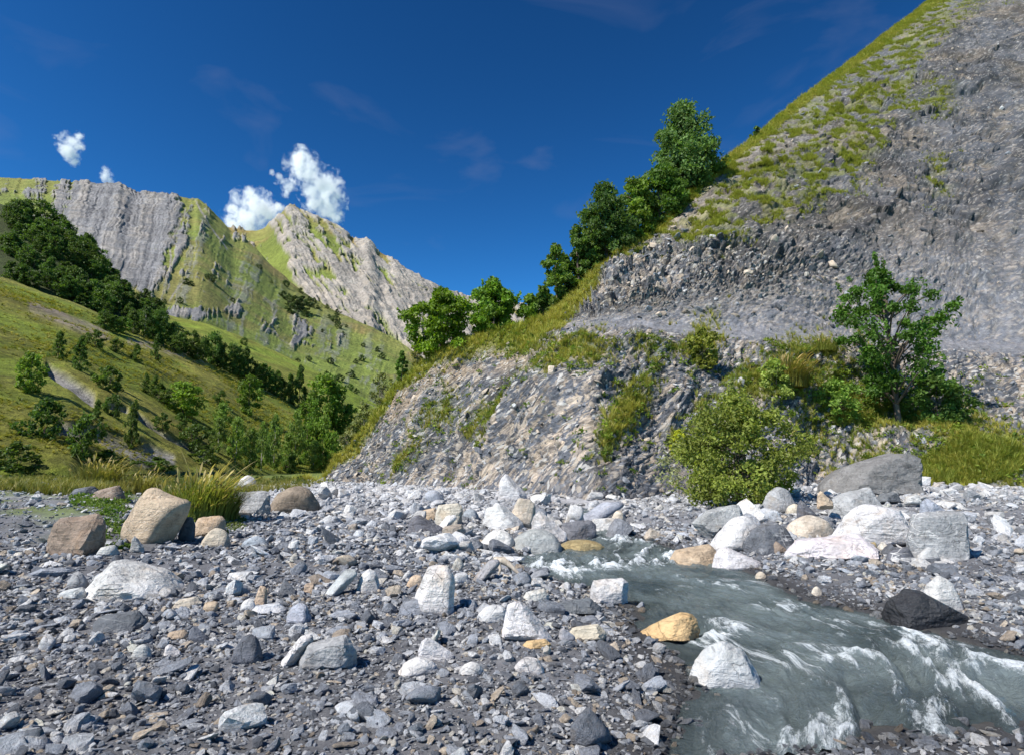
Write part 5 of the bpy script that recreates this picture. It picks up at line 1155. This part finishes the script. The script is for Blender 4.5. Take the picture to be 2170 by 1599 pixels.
# ------------------------------------------------------------------ driftwood
dwp = bedpos(1075, 1222, 0.05); dk = dwp[1] / FPX
root = link('driftwood', None, loc=dwp); thing(root, 'bleached driftwood root lying by the tilted plank-like rock', 'driftwood')
v, f = tube([(-26 * dk, 0.05, 34 * dk), (-8 * dk, 0.02, 36 * dk), (8 * dk, -.02, 26 * dk), (30 * dk, -.04, 4 * dk)], [9 * dk, 8 * dk, 5 * dk, 2 * dk], 9); link('stem', make_mesh('stem', v, f), M_WOOD, parent=root)
v, f = join([tube([(-18 * dk, 0, 34 * dk), (-14 * dk, -.06, 20 * dk), (-20 * dk, -.1, 2 * dk)], [5 * dk, 3 * dk, 1 * dk], 7), tube([(0, 0, 32 * dk), (8 * dk, .05, 12 * dk), (4 * dk, .08, 0)], [4 * dk, 2 * dk, 1 * dk], 7)]); link('root_fork', make_mesh('root_fork', v, f), M_WOOD, parent=root)

# ------------------------------------------------------------------ cumulus clouds behind the ridge
def cloud(label, puffs, Y, dens=.042):
    """one cloud: a box of air whose density follows soft lobes (px, py, r px) broken up by turbulence"""
    k = Y / FPX; c0 = at(np.array([float(np.mean([p[0] for p in puffs]))]), np.array([float(np.mean([p[1] for p in puffs]))]), Y)[0]
    lob = []
    for px, py, r_ in puffs:
        p = at(np.array([float(px)]), np.array([float(py)]), Y)[0] - c0; lob.append((p[0], float(rng.normal(0, .35) * r_ * k), p[2], r_ * k * 2.25))
    L_ = np.array(lob); lo = (L_[:, :3] - L_[:, 3:]).min(0); hi = (L_[:, :3] + L_[:, 3:]).max(0)
    m = bpy.data.materials.new('cloud'); m.use_nodes = True; N, Lk = m.node_tree.nodes, m.node_tree.links; N.remove(N['Principled BSDF'])
    def mth(op, a, b=None):
        nd = N.new('ShaderNodeMath'); nd.operation = op
        for q, x in enumerate((a, b)):
            if x is None: continue
            if isinstance(x, (int, float)): nd.inputs[q].default_value = float(x)
            else: Lk.new(x, nd.inputs[q])
        return nd.outputs[0]
    co = N.new('ShaderNodeTexCoord').outputs['Object']; best = None
    for x, y, z, r_ in lob:
        d = N.new('ShaderNodeVectorMath'); d.operation = 'DISTANCE'; Lk.new(co, d.inputs[0]); d.inputs[1].default_value = (x, y, z)
        v = mth('SUBTRACT', 1.0, mth('DIVIDE', d.outputs['Value'], r_)); best = v if best is None else mth('MAXIMUM', best, v)
    nz_ = N.new('ShaderNodeTexNoise'); nz_.inputs['Scale'].default_value = .016 * 3600 / Y; nz_.inputs['Detail'].default_value = 8; nz_.inputs['Roughness'].default_value = .64; Lk.new(co, nz_.inputs[0])
    e = mth('ADD', mth('MULTIPLY', best, 1.0), mth('MULTIPLY', mth('SUBTRACT', nz_.outputs[0], .5), 4.2))
    mr = N.new('ShaderNodeMapRange'); Lk.new(e, mr.inputs[0]); mr.inputs[1].default_value = .34; mr.inputs[2].default_value = 1.25; mr.inputs[3].default_value = 0; mr.inputs[4].default_value = dens
    den = mth('MULTIPLY', mr.outputs[0], mth('GREATER_THAN', best, 0.0))
    pv = N.new('ShaderNodeVolumePrincipled'); pv.inputs['Color'].default_value = (1, 1, 1, 1); pv.inputs['Anisotropy'].default_value = 0.0
    Lk.new(den, pv.inputs['Density']); Lk.new(pv.outputs[0], N['Material Output'].inputs['Volume'])
    V_ = np.array([[(lo, hi)[(q >> b) & 1][b] for b in range(3)] for q in range(8)]); F_ = np.array([(0, 2, 3, 1), (4, 5, 7, 6), (0, 1, 5, 4), (2, 6, 7, 3), (0, 4, 6, 2), (1, 3, 7, 5)])
    o = link('cloud', make_mesh('cloud', V_, F_, False), m, loc=c0.tolist()); thing(o, label, 'cloud', 'cumulus clouds over the ridge'); return o
cloud('rounded white cumulus resting in the mountain saddle', [(540, 452, 26), (512, 465, 24), (570, 455, 20), (540, 430, 18), (495, 472, 12), (590, 440, 8)], 3600)
cloud('tall ragged white cumulus rising behind the peak', [(640, 350, 20), (632, 338, 12), (660, 378, 20), (690, 385, 20), (672, 400, 22), (692, 420, 22), (700, 445, 18), (668, 425, 16), (712, 462, 10), (650, 365, 16)], 3600)
cloud('small cloud wisp left of the tall ragged cumulus', [(588, 374, 8), (612, 398, 9), (606, 412, 7), (578, 370, 5)], 3600)
cloud('cumulus fragment above the left end of the ridge', [(150, 300, 13), (168, 290, 8), (150, 322, 11), (140, 308, 14), (155, 342, 6)], 3600)
cloud('thin cloud wisp on the left ridge', [(226, 372, 8), (222, 360, 6), (231, 380, 6)], 3600)

# ------------------------------------------------------------------ labels: number off the look-alikes from left to right
ORD = 'first second third fourth fifth sixth seventh eighth ninth tenth eleventh twelfth thirteenth fourteenth fifteenth sixteenth seventeenth eighteenth nineteenth twentieth'.split()
_by = {}
for o in S.objects:
    if o.parent is None and o.get('label'): _by.setdefault(o['label'], []).append(o)
for lab, os_ in _by.items():
    if len(os_) < 2 or len(os_) > 20: continue
    os_.sort(key=lambda o: o.location.x / max(o.location.y, .1))
    for k, o in enumerate(os_):
        nl = '%s, %s from left' % (lab, ORD[k])
        if len(nl.split()) <= 16: o['label'] = nl
